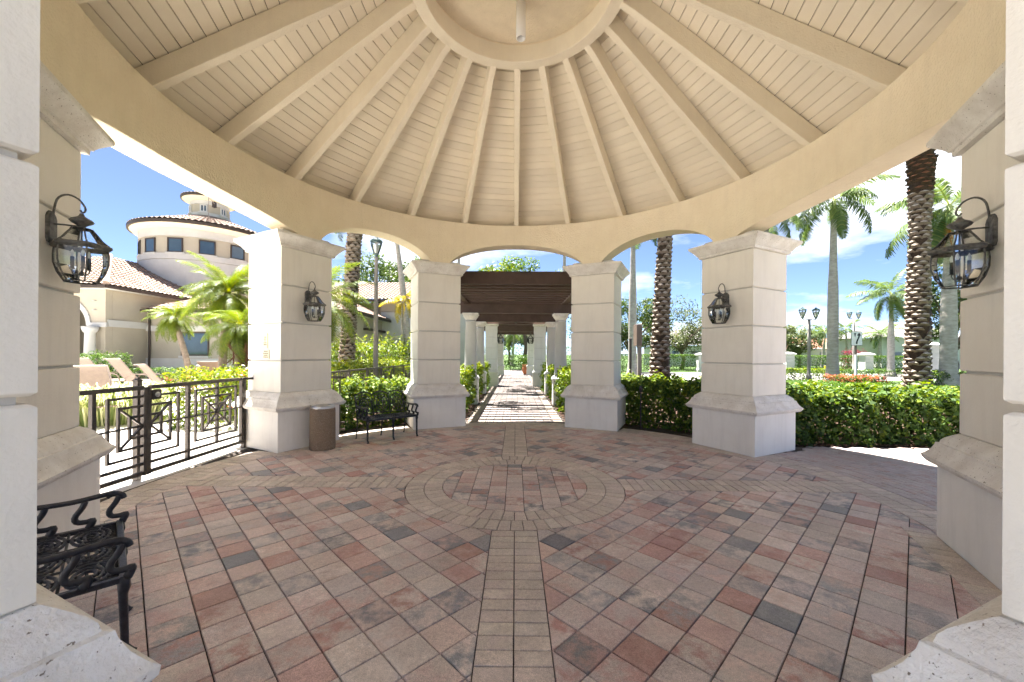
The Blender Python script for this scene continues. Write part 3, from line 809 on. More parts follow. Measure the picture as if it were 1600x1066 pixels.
# ------------------------------------------------------------------ litter bin
p = at(504, 700, 6.86); bin_ = thing('litter_bin', (p.x, p.y, 0.002), label='round brown pebbled concrete litter bin with a metal rim beside the column', cat='litter bin')
MB().lathe([(.205, 0), (.208, .02), (.202, .68), (.196, .70), (.16, .70)], n=40, cap1=False).build('drum', M['aggregate'], bin_, smooth=True)
MB().lathe([(.190, .70), (.192, .735), (.178, .75), (.12, .752), (.115, .70), (.001, .45)], n=40, cap0=False, cap1=False).build('rim', M['steel'], bin_, smooth=True)

# ------------------------------------------------------------------ notices on the column by the gate
aC = -62.2; e = er(aC); et = (e[1], -e[0])       # face that looks towards the gate: tangential side
def notice(rad, z0, z1, wd, lines, label):
    # plane point on the column's side face
    s = -1
    cx = e[0] * rad + et[0] * s * (HS + .001); cy = e[1] * rad + et[1] * s * (HS + .001)
    t = thing('notice_plate', (cx, cy, 0), math.atan2(et[1] * s, et[0] * s) - PI / 2 + PI, label=label, cat='notice')
    MB().box(-wd / 2, -.012, z0, wd / 2, 0, z1, bev=.002).build('plate', M['plaque'], t)
    k = MB(); n_ = len(lines)
    for i, ln in enumerate(lines):
        z = z1 - (z1 - z0) * (i + 1) / (n_ + 1); x = -ln * wd / 2; h = (z1 - z0) * .26 / (n_ + 1)
        while x < ln * wd / 2 - .008:                    # worn, unreadable lettering: short strokes
            w_ = random.uniform(.008, .02); k.box(x, -.0135, z - h, min(x + w_, ln * wd / 2), -.0115, z + h * random.uniform(.6, 1)); x += w_ + .005
    k.build('lettering', M['plaque_ink'], t)
notice(4.62, 1.725, 1.985, .135, [0, .5, .65, .3, .75, .7, 0], 'narrow upright cream notice plate, the upper of two on the column by the gate')
notice(4.60, 1.545, 1.705, .185, [.6, .85, .6, .8], 'wider cream notice plate just below the narrow one on the gate column')

# ------------------------------------------------------------------ iron gate and fence
def motif(mb, y, z, hy, hz, x, b=.028):
    for f in ((1, 1), (.70, .68), (.40, .34)):
        a, c = hy * f[0], hz * f[1]
        mb.bar((x, y - a, z - c), (x, y + a, z - c), b); mb.bar((x, y - a, z + c), (x, y + a, z + c), b)
        mb.bar((x, y - a, z - c - b / 2), (x, y - a, z + c + b / 2), b); mb.bar((x, y + a, z - c - b / 2), (x, y + a, z + c + b / 2), b)
    a, c = hy * .70, hz * .68
    for s in (1, -1): mb.bar((x + .004 * s, y - a, z - c * s), (x + .004 * s, y + a, z + c * s), .024)
GX = -4.74
def leaf(y0, y1, meet, far, label, group):
    """One gate leaf; half of the central square motif hangs on its meeting stile."""
    t = thing('iron_gate', (GX, (y0 + y1) / 2, 0), label=label, cat='gate', group=group); o = (y0 + y1) / 2
    for y in (y0, y1): MB().bar((0, y - o, .075), (0, y - o, 1.20), .048).build('stile', M['iron'], t)
    mid = meet + (0.62 if far > meet else -0.62)
    MB().bar((0, mid - o, .10), (0, mid - o, 1.19), .045).build('stile', M['iron'], t)
    for z, w_ in ((1.195, .05), (.225, .035), (.105, .045)):
        MB().bar((0, y0 - o + .02, z), (0, y1 - o - .02, z), w_).build('rail', M['iron'], t)
    MB().bar((0, y0 - o + .02, .71), (0, y1 - o - .02, .71), .022).build('rail', M['iron'], t)
    cy = (mid + far) / 2
    m = MB(); motif(m, cy - o, .71, .42, .375, 0); m.build('square_motif', M['iron'], t)
    MB().bar((0, cy - o, .225), (0, cy - o, 1.19), .035).build('centre_bar', M['iron'], t)
    # half motif against the meeting stile
    h = MB(); s = 1 if far > meet else -1; b = .028
    for fy, fz in ((.455, .375), (.33, .255), (.19, .13)):
        y = meet + s * fy
        for zz in (.71 - fz, .71 + fz): h.bar((0, meet + s * .02 - o, zz), (0, y - o, zz), b)
        h.bar((0, y - o, .71 - fz - b / 2), (0, y - o, .71 + fz + b / 2), b)
    for k in (1, -1): h.bar((0, meet + s * .02 - o, .71), (0, meet + s * .33 - o, .71 + k * .255), .024)
    h.build('half_square_motif', M['iron'], t)
    return t
lA = leaf(.0, 1.74, .0, 1.74, 'right leaf of the bronze iron gate, with the latch box, hinged near the column', 'iron gate leaves')
lk = MB(); lk.box(-.03, -.87 + .03, 1.03, .03, -.87 + .16, 1.16, bev=.008); lb = lk.build('latch', M['iron'], lA)
MB().lathe([(.03, 0), (.036, .01), (.02, .028), (.001, .03)], n=14).build('knob', M['steel'], lb).matrix_local = Matrix.Translation((.03, -.775, 1.095)) @ Matrix.Rotation(PI / 2, 4, 'Y')
leaf(-1.86, -.055, -.055, -1.86, 'left leaf of the bronze iron gate, partly hidden by the left column', 'iron gate leaves')
gp = thing('gate_post', (GX - .16, .02, 0), label='bronze square post with a cap standing behind the middle of the gate', cat='post', group='gate posts')
MB().box(-.032, -.032, -.01, .032, .032, 1.27, bev=.003).build('post', M['iron'], gp); MB().sq([(.038, 1.27), (.038, 1.285), (.02, 1.30), (.02, 1.32)]).build('cap', M['iron'], gp)
gq = thing('gate_post', (GX, 1.80, 0), label='bronze square hinge post beside the column with the notices', cat='post', group='gate posts')
MB().box(-.026, -.026, -.01, .026, .026, 1.22, bev=.003).build('post', M['iron'], gq)
m = MB(); m.bar((0, 0, 1.195), (.12, .16, 1.195), .04)
for z in (.30, .66): m.bar((0, 0, z), (.10, .13, z), .022)
m.build('bracket', M['iron'], gq)
for z in (.16, .62, 1.10): MB().lathe([(.018, -.03), (.018, .03)], n=10, c=(.02, -.035, z)).build('hinge', M['iron'], gq)

gf = thing('garden_fence', (-4.5, 3.0, 0), label='bronze iron garden fence with balusters running back behind the bench', cat='fence')
y = 0.0; k = 0
for z, w_ in ((1.18, .045), (.22, .03), (.10, .04)): MB().bar((0, -.1, z), (0, 11.2, z), w_).build('rail', M['iron'], gf)
while y < 11.1:
    MB().bar((0, y, -.05), (0, y, 1.22), .05).build('post', M['iron'], gf)
    if k % 2 == 0:
        mm_ = MB(); motif(mm_, y + .65, .70, .42, .36, 0); mm_.build('square_motif', M['iron'], gf)
    else:
        for j in range(1, 10): MB().bar((0, y + j * .13, .22), (0, y + j * .13, 1.17), .02).build('baluster', M['iron'], gf)
    y += 1.3; k += 1
gs = thing('garden_fence', (-4.5, 3.0, 0), label='short bronze fence return between the litter bin column and the long fence', cat='fence')
for z, w_ in ((1.16, .045), (.24, .03), (.10, .04)): MB().bar((0.03, 0, z), (1.02, -.02, z), w_).build('rail', M['iron'], gs)
for j in range(1, 8): MB().bar((j * .13, 0, .1), (j * .13, 0, 1.15), .02).build('baluster', M['iron'], gs)

# ------------------------------------------------------------------ pergola over the garden path
pg = thing('pergola', (0, 4.7, 0), label='dark brown timber pergola on white columns over the garden path', cat='pergola'); PY = 4.7
col0 = None
for y in (8.5, 12.05, 19.2, 22.8):
    for sx in (-1, 1):
        loc = (sx * 1.54, y - PY, 0)
        if col0 is None:
            c = MB().lathe([(.205, .92), (.215, .96), (.205, 1.0), (.203, 1.6), (.175, 2.74), (.19, 2.75), (.19, 2.775), (.177, 2.78), (.175, 2.82)], n=28).build('column', M['btrim'], pg, smooth=True)
            MB().sq([(.265, -.05), (.265, .80), (.295, .805), (.295, .85), (.26, .88), (.235, .92)]).build('pedestal', M['plinth'], c)
            MB().lathe([(.175, 2.82), (.20, 2.86), (.25, 2.92), (.26, 2.96), (.26, 2.985)], n=28).build('capital', M['coral'], c, smooth=True)
            MB().sq([(.26, 2.985), (.26, 3.045)]).build('abacus', M['coral'], c); col0 = c
        else: c = copy_tree(col0, pg)
        c.location = loc
pil0 = None
for y in (15.9, 27.0):
    for sx in (-1, 1):
        if pil0 is None:
            c = MB().sq([(.27, -.05), (.27, 3.2)]).build('pillar', M['groove'], pg)
            MB().sq([(.37, -.05), (.37, .66), (.40, .665), (.40, .72), (.34, .78), (.31, .83)]).build('pedestal', M['plinth'], c)
            for i in range(4):
                z0 = .83 + i * .575; MB().sq([(.295, z0 + .008), (.305, z0 + .016), (.305, z0 + .56), (.295, z0 + .567)]).build('stone_block', M['plinth'], c)
            MB().sq([(.31, 3.13), (.33, 3.16), (.36, 3.20), (.36, 3.24)]).build('capital', M['coral'], c); pil0 = c
        else: c = copy_tree(pil0, pg)
        c.location = (sx * 1.28, y - PY, 0)
for y in (8.5, 12.05, 15.9, 19.2, 22.8, 27.0):
    MB().box(-2.0, y - PY - .11, 3.05 + (.2 if y in (15.9, 27.0) else 0), 2.0, y - PY + .11, 3.37, bev=.006).build('cross_beam', M['wood'], pg)
for sx in (-1, 1): MB().box(sx * 1.66 - .08, .1, 3.372, sx * 1.66 + .08, 22.9, 3.55, bev=.006).build('side_beam', M['wood'], pg)
y = 4.85; jm = None
while y < 27.6:
    if jm is None:
        jo = MB().box(-2.05, -.06, 3.40, 2.05, .06, 3.72, bev=.004).build('joist', M['wood'], pg); jm = jo.data
    else: jo = link('joist', jm, pg)
    jo.location = (0, y - PY, .001); y += random.uniform(.40, .50)
dk = MB().lathe([(.05, 3.05), (.06, 3.02), (.03, 2.99)], n=14, c=(0, 12.05 - PY, 0)).build('downlight', M['lamp_iron'], pg)
for sx, lb in ((-1, 'small far lantern on the left pillar of the pergola walk'), (1, 'small far lantern on the right pillar of the pergola walk')):
    put_lantern(False, (sx * (1.28 - .305), 15.9, 2.22), PI / 2 * sx, lb)
# ------------------------------------------------------------------ buildings
def tile_slope(a, b, c, d, pitch=0.27, course=0.38):
    """Barrel tiles on a planar quad a-b (eave) c-d (ridge: c above b, d above a)."""
    a, b, c, d = map(Vector, (a, b, c, d)); mb = MB()
    nw = max(2, int((b - a).length / pitch)); seg = nw * 5
    nc = max(2, int(((c + d) / 2 - (a + b) / 2).length / course))
    nrm = (b - a).cross(d - a)
    if nrm.length < 1e-6: nrm = (b - a).cross(c - a)
    nrm.normalize()
    if nrm.z < 0: nrm = -nrm
    eave = (b - a).normalized(); L0 = (b - a).length; rings = []
    for i in range(nc):
        for t, lift in ((i / nc, .05), ((i + .98) / nc, 0.0)):
            p, q = a.lerp(d, t), b.lerp(c, t); row = []
            for k in range(seg + 1):
                pt = p.lerp(q, k / seg); s = (pt - a).dot(eave) / pitch
                row.append(pt + nrm * (lift + .06 * abs(math.sin(PI * s))))
            rings.append(row)
    return mb.loft(rings, False, False, closed=False)

def window(par, c, nx, ny, w_, h, frame=M['fascia'], mull=1):
    """A framed window set in a wall at c, facing (nx, ny)."""
    rz = math.atan2(ny, nx) + PI / 2
    f = MB(); t = .07
    f.box(-w_ / 2, -.05, 0, w_ / 2, .02, t); f.box(-w_ / 2, -.05, h - t, w_ / 2, .02, h)
    f.box(-w_ / 2, -.05, t, -w_ / 2 + t, .02, h - t); f.box(w_ / 2 - t, -.05, t, w_ / 2, .02, h - t)
    for k in range(mull): x = -w_ / 2 + (k + 1) * w_ / (mull + 1); f.box(x - .03, -.04, t, x + .03, .02, h - t)
    o = f.build('window', frame, par); o.location = Vector(c) - par.location; o.rotation_euler = (0, 0, rz)
    g = MB().add([(-w_ / 2 + .02, -.015, .02), (w_ / 2 - .02, -.015, .02), (w_ / 2 - .02, -.015, h - .02), (-w_ / 2 + .02, -.015, h - .02)], [(0, 1, 2, 3)]).build('pane', M['window'], o)
    MB().box(-w_ / 2 - .1, -.10, -.12, w_ / 2 + .1, .02, -.005).build('sill', M['btrim'], o)
    return o

def arch_wall(x0, x1, z1, ax, aw, spring, y, th=.35):
    """A wall in the xz plane with one arched opening centred on ax."""
    mb = MB(); n = 20; r = aw / 2; pts = []
    for k in range(n + 1):
        a = PI - PI * k / n; pts.append((ax + r * math.cos(a), spring + r * math.sin(a)))
    for yy, flip in ((y, False), (y + th, True)):
        def q(v): mb.add([(p[0], yy, p[1]) for p in (v[::-1] if flip else v)], [tuple(range(len(v)))])
        q([(x0, 0), (ax - r, 0), (ax - r, z1), (x0, z1)]); q([(ax + r, 0), (x1, 0), (x1, z1), (ax + r, z1)])
        for k in range(n): q([pts[k], pts[k + 1], (pts[k + 1][0], z1), (pts[k][0], z1)])
    rim = [(ax - r, 0)] + pts + [(ax + r, 0)]
    for k in range(len(rim) - 1):
        a, b = rim[k], rim[k + 1]; mb.add([(a[0], y, a[1]), (a[0], y + th, a[1]), (b[0], y + th, b[1]), (b[0], y, b[1])], [(0, 1, 2, 3)])
    for xx in (x0, x1): mb.add([(xx, y, 0), (xx, y + th, 0), (xx, y + th, z1), (xx, y, z1)], [(0, 1, 2, 3)])
    return mb

def arch_trim(ax, aw, spring, y, wdt=.22, d=.06):
    mb = MB(); n = 20; r = aw / 2; R2 = r + wdt; rings = []
    for k in range(n + 1):
        a = PI - PI * k / n; c, s = math.cos(a), math.sin(a)
        rings.append([(ax + r * c, y - d, spring + r * s), (ax + R2 * c, y - d, spring + R2 * s), (ax + R2 * c, y, spring + R2 * s), (ax + r * c, y, spring + r * s)])
    return mb.loft(rings)

X0, Y0 = -21.1, 15.1                      # nearest corner of the clubhouse
cb = thing('clubhouse', (X0, Y0, 0), label='cream clubhouse with a round two stage tower and clay tile roofs beyond the gate', cat='building')
def rel(mb):
    mb.v = [(x - X0, y - Y0, z) for x, y, z in mb.v]; return mb
# main block: front with an arch, side wall
rel(arch_wall(-36, X0, 4.95, -23.3, 2.5, 3.0, Y0)).build('front_wall', M['bwall'], cb)
rel(arch_trim(-23.3, 2.5, 3.0, Y0)).build('arch_trim', M['btrim'], cb)
rel(MB().box(-36, Y0 + 3.0, 0, X0 - .4, Y0 + 3.2, 4.9)).build('porch_wall', M['bwall'], cb)
rel(MB().box(X0 - .35, Y0 + .36, 0, X0 - .002, 36, 4.95)).build('side_wall', M['bwall'], cb)
rel(MB().box(-24.9, Y0 + 2.93, 2.85, X0 - .4, Y0 + 2.99, 3.25)).build('porch_band', M['btrim'], cb)
rel(MB().box(X0, Y0 + .1, 2.95, X0 + .07, Y0 + 3.9, 3.3)).build('band_course', M['btrim'], cb)
rel(MB().box(X0 - .9, Y0 - .08, 2.92, X0 + .10, Y0 - .002, 3.15)).build('band_course', M['btrim'], cb)
for cx in (X0 - .45, -25.1):
    rel(MB().lathe([(.30, 0), (.30, .15), (.24, .2), (.23, 1.2), (.20, 2.6), (.26, 2.66), (.30, 2.75), (.33, 2.92)], n=24, c=(cx, Y0 - .32, 0))).build('column', M['btrim'], cb, smooth=True)
for z in (4.25, 3.78): rel(MB().lathe([(.09, 0), (.09, .03)], n=14, c=(X0 - .55, Y0 - .03, z))).build('roundel', M['btrim'], cb)
window(cb, (X0 - 1.0, Y0 + 2.98, .9), 0, -1, 1.5, 1.9, mull=0)
# wing that faces the camera
WY = 17.4
rel(MB().box(X0 + .002, WY, 0, -9.5, WY + 9, 3.95)).build('wing_wall', M['bwall'], cb)
rel(MB().box(X0 + .01, WY - .08, 0, -9.4, WY - .002, 1.3)).build('wing_base', M['btrim'], cb)
rel(MB().box(X0 + .02, WY - .10, 2.85, -9.4, WY - .002, 3.15)).build('band_course', M['btrim'], cb)
rel(MB().lathe([(.06, 0), (.06, 3.9)], n=8, c=(X0 + .25, WY - .12, 0))).build('downpipe', M['fascia'], cb)
window(cb, (-18.3, WY - .01, 1.45), 0, -1, 1.6, 1.35, mull=0); window(cb, (-13.2, WY - .01, 1.45), 0, -1, 1.6, 1.35, mull=0)
# roofs: main hip and the wing hip
EX, EY, EZ = X0 + .8, Y0 - .75, 4.97; IN = 6.0; RZ = EZ + IN * .47
def hip(ex0, ey0, ex1, ey1, ez, inn, rz, nm='roof'):
    rel(tile_slope((ex0, ey0, ez), (ex1, ey0, ez), (ex1 - inn, ey0 + inn, rz), (ex0 + inn, ey0 + inn, rz))).build(nm, M['tile'], cb)
    rel(tile_slope((ex1, ey0, ez), (ex1, ey1, ez), (ex1 - inn, ey1 - inn, rz), (ex1 - inn, ey0 + inn, rz))).build(nm, M['tile'], cb)
    rel(tile_slope((ex0, ey1, ez), (ex0, ey0, ez), (ex0 + inn, ey0 + inn, rz), (ex0 + inn, ey1 - inn, rz))).build(nm, M['tile'], cb)
    rel(MB().tube([(ex1, ey0, ez + .08), (ex1 - inn, ey0 + inn, rz + .10)], .13, 8)).build('hip_ridge', M['tile'], cb)
    g = MB(); 
    for a, b in (((ex0, ey0), (ex1, ey0)), ((ex1, ey0), (ex1, ey1))): g.bar((a[0], a[1], ez - .07), (b[0], b[1], ez - .07), .12, .15)
    rel(g).build('gutter', M['fascia'], cb)
    rel(MB().add([(ex0, ey0, ez - .10), (ex1, ey0, ez - .10), (ex1, ey1, ez - .10), (ex0, ey1, ez - .10)], [(3, 2, 1, 0)])).build('eave_soffit', M['btrim'], cb)
hip(-38, EY, EX, 40, EZ, IN, RZ)
rel(MB().add([(-38 + IN, EY + IN, RZ), (EX - IN, EY + IN, RZ), (EX - IN, 34, RZ), (-38 + IN, 34, RZ)], [(0, 1, 2, 3)])).build('roof_top', M['tile'], cb)
hip(X0 + .4, WY - .8, -8.9, WY + 12, 4.0, 4.6, 4.0 + 4.6 * .47)
# tower
TX, TY = -23.6, 25.2; tw = (TX, TY, 0)
rel(MB().lathe([(3.95, 5.6), (3.95, 10.1)], n=72, c=tw, cap0=False, cap1=False)).build('tower_drum', M['bwall'], cb, smooth=True)
for r0, r1, z0, z1 in ((4.02, 4.02, 5.6, 7.9), (4.06, 4.06, 7.9, 8.30), (4.03, 4.03, 9.45, 10.0)):
    rel(MB().lathe([(3.94, z0), (r0, z0 + .01), (r1, z1 - .01), (3.94, z1)], n=72, c=tw, cap0=False, cap1=False)).build('tower_band', M['btrim'], cb, smooth=False)
for k in range(14):
    a = -PI / 2 + (k - 4) * 2 * PI / 14 + .18
    window(cb, (TX + 3.96 * math.cos(a), TY + 3.96 * math.sin(a), 8.36), math.cos(a), math.sin(a), .92, .98, mull=0)
rel(MB().lathe([(3.95, 9.98), (4.35, 10.06), (4.45, 10.18), (4.5, 10.22)], n=72, c=tw, cap0=False, cap1=False)).build('tower_eave', M['soffit'], cb, smooth=True)
rel(MB().lathe([(4.5, 10.22), (4.62, 10.22), (4.64, 10.40), (4.5, 10.40)], n=72, c=tw, cap0=False, cap1=False)).build('tower_gutter', M['fascia'], cb)
rel(tile_cone(4.6, 10.42, 1.1, 11.85, c=tw, pitch=.34, course=.42)).build('tower_roof', M['tile'], cb)
rel(MB().lathe([(1.18, 11.6), (1.18, 12.9)], n=48, c=tw, cap0=False, cap1=False)).build('lantern_drum', M['bwall'], cb, smooth=True)
for z0, z1 in ((11.6, 12.05), (12.65, 12.95)):
    rel(MB().lathe([(1.18, z0), (1.23, z0 + .01), (1.23, z1 - .01), (1.18, z1)], n=48, c=tw, cap0=False, cap1=False)).build('tower_band', M['btrim'], cb)
for k in range(6):
    a = -PI / 2 + .35 + k * PI / 3
    window(cb, (TX + 1.19 * math.cos(a), TY + 1.19 * math.sin(a), 12.07), math.cos(a), math.sin(a), .46, .55, frame=M['btrim'], mull=1)
rel(MB().lathe([(1.2, 12.93), (1.55, 13.02), (1.68, 13.12)], n=48, c=tw, cap0=False, cap1=False)).build('tower_eave', M['soffit'], cb, smooth=True)
rel(MB().lathe([(1.68, 13.12), (1.76, 13.12), (1.78, 13.24), (1.68, 13.24)], n=48, c=tw, cap0=False, cap1=False)).build('tower_gutter', M['fascia'], cb)
rel(tile_cone(1.76, 13.24, .05, 13.95, c=tw, pitch=.27, course=.34)).build('tower_roof', M['tile'], cb)
q = MB(); ap = at(336, 335, 27.0)
q.tube([(TX + 2.4, TY - 3.2, 10.95), (TX + 2.4, TY - 3.2, 12.35), (TX + 1.3, TY - 1.2, 12.6)], .025, 5); rel(q).build('aerial_mast', M['postgrey'], cb)
rel(MB().box(TX + 1.2, TY - 1.35, 12.35, TX + 1.4, TY - 1.15, 12.75)).build('aerial', M['fascia'], cb)

# building with an arched portico, seen between the two left columns
P0 = at(640, 560, 28.0); BX, BY = -11.6, 23.0
pb = thing('portico_building', (BX, BY, 0), label='cream building with an arched portico behind the leaning palm and the street lamp', cat='building')
def relb(mb):
    mb.v = [(x - BX, y - BY, z) for x, y, z in mb.v]; return mb
relb(arch_wall(-9.6, -2.6, 4.6, -6.9, 3.2, 1.9, BY)).build('portico_wall', M['btrim'], pb)
relb(arch_trim(-6.9, 3.2, 1.9, BY, .3)).build('arch_trim', M['btrim'], pb)
relb(MB().box(-9.6, BY + 3.2, 0, -2.6, BY + 3.4, 5.2)).build('porch_wall', M['bwall'], pb)
relb(MB().box(-9.6, BY - .06, 4.62, -2.6, BY + .3, 5.35)).build('frieze', M['bwall'], pb)
relb(MB().box(-18, BY + .5, 0, -9.62, BY + 8, 5.3)).build('side_wall', M['bwall'], pb)
for x in (-10.4, -13.2): window(pb, (x, BY + .49, .9), 0, -1, 1.2, 1.7, mull=0)
relb(tile_slope((-19, BY - .7, 5.4), (-1.9, BY - .7, 5.4), (-3.5, BY + 4.6, 7.5), (-17, BY + 4.6, 7.5))).build('roof', M['tile'], pb)
g = MB(); g.bar((-19, BY - .72, 5.33), (-1.9, BY - .72, 5.33), .12, .16); relb(g).build('gutter', M['fascia'], pb)
relb(tile_slope((-16, BY - 3.4, 3.25), (-9.3, BY - 3.4, 3.25), (-10.2, BY + .4, 4.75), (-16, BY + .4, 4.75))).build('lower_roof', M['tile'], pb)
g = MB(); g.bar((-16, BY - 3.42, 3.18), (-9.3, BY - 3.42, 3.18), .12, .15); g.bar((-9.3, BY - 3.42, 3.18), (-9.3, BY + .3, 3.18), .12, .15); relb(g).build('gutter', M['fascia'], pb)
relb(MB().box(-16, BY - 2.9, 0, -9.8, BY + .49, 3.15)).build('lower_wall', M['bwall'], pb)
window(pb, (-10.6, BY - 2.91, .9), 0, -1, .8, 1.6, mull=0); window(pb, (-12.6, BY - 2.91, .9), 0, -1, .9, 1.6, mull=0)

def house(px, D, w_, wallz, rz, rm, label, dp=9.0, skew=0.0):
    c = gnd(px, D); t = thing('house', (c.x, c.y, 0), skew, label=label, cat='house', group='houses beyond the clipped hedge')
    MB().box(-w_ / 2, 0, 0, w_ / 2, dp, wallz).build('wall', M['btrim'], t)
    i = min(w_, dp) * .42; o = .7
    for a, b, c_, d in (((-w_/2-o, -o, wallz), (w_/2+o, -o, wallz), (w_/2-i, dp/2, rz), (-w_/2+i, dp/2, rz)), ((w_/2+o, -o, wallz), (w_/2+o, dp+o, wallz), (w_/2-i, dp/2, rz), (w_/2-i, dp/2, rz)),
                        ((-w_/2-o, dp+o, wallz), (-w_/2-o, -o, wallz), (-w_/2+i, dp/2, rz), (-w_/2+i, dp/2, rz))):
        tile_slope(a, b, c_, d, .4, .5).build('roof', rm, t)
    for x in (-w_ * .3, 0, w_ * .3):
        f = MB().box(-.6, -.06, 0, .6, .02, 1.3).build('window', M['btrim'], t); f.location = (x, 0, 1.2)
        MB().box(-.5, -.08, .1, .5, -.05, 1.2).build('pane', M['window'], f)
    return t
house(1285, 72, 15, 3.0, 5.2, M['pinktile'], 'low house with a salmon tile roof behind the double street lamp')
house(1440, 60, 12, 4.6, 7.2, M['greytile'], 'white house with a grey tile roof behind the thick palm trunk')
house(1085, 62, 10, 3.2, 6.0, M['greytile'], 'pale house with a grey roof behind the tall trees left of the lantern column')
# ------------------------------------------------------------------ foliage
def leaf_mesh(name, P, Nrm, size, tone, m, asp=0.5, fold=0.25, rot=None):
    """One rhombic, folded blade per point (numpy): base, two sides, tip."""
    n = len(P); P = np.asarray(P, float); Nrm = np.asarray(Nrm, float)
    Nrm = Nrm / (np.linalg.norm(Nrm, axis=1, keepdims=True) + 1e-9)
    ref = rng.normal(size=(n, 3)); d = ref - (ref * Nrm).sum(1, keepdims=True) * Nrm
    d /= (np.linalg.norm(d, axis=1, keepdims=True) + 1e-9); s = np.cross(Nrm, d)
    size = np.broadcast_to(np.asarray(size, float), (n,))[:, None]
    base = P - d * size * .5; tip = P + d * size * .5 - Nrm * size * .12
    l_ = P + s * size * asp * .5 + Nrm * size * fold * .3; r_ = P - s * size * asp * .5 + Nrm * size * fold * .3
    V = np.stack([base, r_, tip, l_], 1).reshape(-1, 3)
    return raw_mesh(name, V, np.arange(4 * n).reshape(n, 4), np.repeat(tone, 4), m)

def raw_mesh(name, V, F, tone, m):
    me = bpy.data.meshes.new(name); nf, k = F.shape
    me.vertices.add(len(V)); me.vertices.foreach_set('co', np.asarray(V, np.float32).ravel())
    me.loops.add(nf * k); me.loops.foreach_set('vertex_index', F.astype(np.int32).ravel())
    me.polygons.add(nf); me.polygons.foreach_set('loop_start', np.arange(0, nf * k, k, dtype=np.int32)); me.polygons.foreach_set('loop_total', np.full(nf, k, np.int32))
    a = me.attributes.new('tone', 'FLOAT', 'POINT'); a.data.foreach_set('value', np.asarray(tone, np.float32))
    me.materials.append(m); me.update(); me.validate(); return me

def hedge_pts(n, sx, sy, sz, bumps=.10, inner=.25):
    """Points and normals on and just under the surface of a rounded box (base at z=0)."""
    A = np.array([sx * sz, sx * sz, sy * sz, sy * sz, sx * sy]); f = rng.choice(5, n, p=A / A.sum())
    u, v = rng.uniform(-1, 1, n), rng.uniform(-1, 1, n); P = np.zeros((n, 3)); Nn = np.zeros((n, 3))
    for k in range(5):
        i = f == k
        if k < 2: P[i] = np.c_[u[i] * sx / 2, np.full(i.sum(), (-1 if k == 0 else 1) * sy / 2), (v[i] + 1) / 2 * sz]; Nn[i] = (0, -1 if k == 0 else 1, 0)
        elif k < 4: P[i] = np.c_[np.full(i.sum(), (-1 if k == 2 else 1) * sx / 2), u[i] * sy / 2, (v[i] + 1) / 2 * sz]; Nn[i] = (-1 if k == 2 else 1, 0, 0)
        else: P[i] = np.c_[u[i] * sx / 2, v[i] * sy / 2, np.full(i.sum(), sz)]; Nn[i] = (0, 0, 1)
    dep = rng.exponential(inner * .3, n) * np.minimum(1, min(sx, sy) * 1.2)
    wob = bumps * (np.sin(P[:, 0] * 5.1 + 1) * np.sin(P[:, 1] * 6.3 + 2) + .8 * np.sin(P[:, 0] * 11 + P[:, 2] * 9) + rng.normal(0, .5, n))
    P -= Nn * (dep - wob * .6)[:, None]
    P[:, 2] = np.maximum(P[:, 2], .04)
    Nn = Nn * .7 + rng.normal(0, .55, (n, 3)) + np.array([0, 0, .35])
    return P, Nn, dep

def hedge(name, cx, cy, sx, sy, sz, n, size, gm, label, cat='hedge', rz=0.0, group=None, lightbias=.0, bumps=.10, z0=-.02, flowers=None, asp=.5):
    t = thing(name, (cx, cy, z0), rz, label, cat, group)
    P, Nn, dep = hedge_pts(n, sx, sy, sz, bumps)
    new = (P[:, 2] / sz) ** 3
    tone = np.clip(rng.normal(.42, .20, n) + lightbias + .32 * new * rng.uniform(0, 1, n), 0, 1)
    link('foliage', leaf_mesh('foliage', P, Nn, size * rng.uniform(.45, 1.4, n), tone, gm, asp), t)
    b = MB(); ns = max(3, int(sx * sy * 6))
    for k in range(min(ns, 60)):
        x, y = random.uniform(-sx / 2, sx / 2) * .85, random.uniform(-sy / 2, sy / 2) * .8
        p = [(x, y, 0), (x + random.uniform(-.06, .06), y + random.uniform(-.06, .06), sz * .45), (x + random.uniform(-.15, .15), y + random.uniform(-.15, .15), sz * .9)]
        b.tube(p, [.012, .009, .004], 4)
    tag(b.build('stems', M['bark'], t), kind='stuff')
    if flowers:
        fm, nf, zone = flowers
        k = rng.integers(0, n, nf); Q = P[k]; keep = Q[:, 2] > sz * zone; Q = Q[keep]
        Q = np.repeat(Q, 14, 0) + rng.normal(0, .035, (len(Q) * 14, 3)) + np.array([0, -.03, .03])
        tag(link('flowers', leaf_mesh('flowers', Q, rng.normal(0, 1, Q.shape) + np.array([0, -1, 1]), .035, rng.uniform(0, 1, len(Q)), fm, .8), t), kind='stuff')
    return t

# nearest hedges
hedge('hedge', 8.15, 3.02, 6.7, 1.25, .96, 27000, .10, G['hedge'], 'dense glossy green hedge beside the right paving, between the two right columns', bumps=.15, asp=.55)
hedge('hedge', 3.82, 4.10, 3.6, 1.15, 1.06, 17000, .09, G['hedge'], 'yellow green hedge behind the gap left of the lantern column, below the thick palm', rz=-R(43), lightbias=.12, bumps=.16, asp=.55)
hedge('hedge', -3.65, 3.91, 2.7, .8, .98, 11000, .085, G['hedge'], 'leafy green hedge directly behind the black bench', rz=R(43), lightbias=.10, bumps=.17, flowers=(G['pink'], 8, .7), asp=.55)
hedge('shrub_row', -6.3, 10.5, 2.2, 11.0, 1.25, 15000, .10, G['bright'], 'bright yellow green shrub row behind the long garden fence', cat='shrub', lightbias=.15, bumps=.22)
hedge('shrub', -7.2, 15.6, 4.6, 2.0, 2.1, 8000, .13, G['bright'], 'tall bright green shrub in front of the arched portico', cat='shrub', lightbias=.05, bumps=.45)
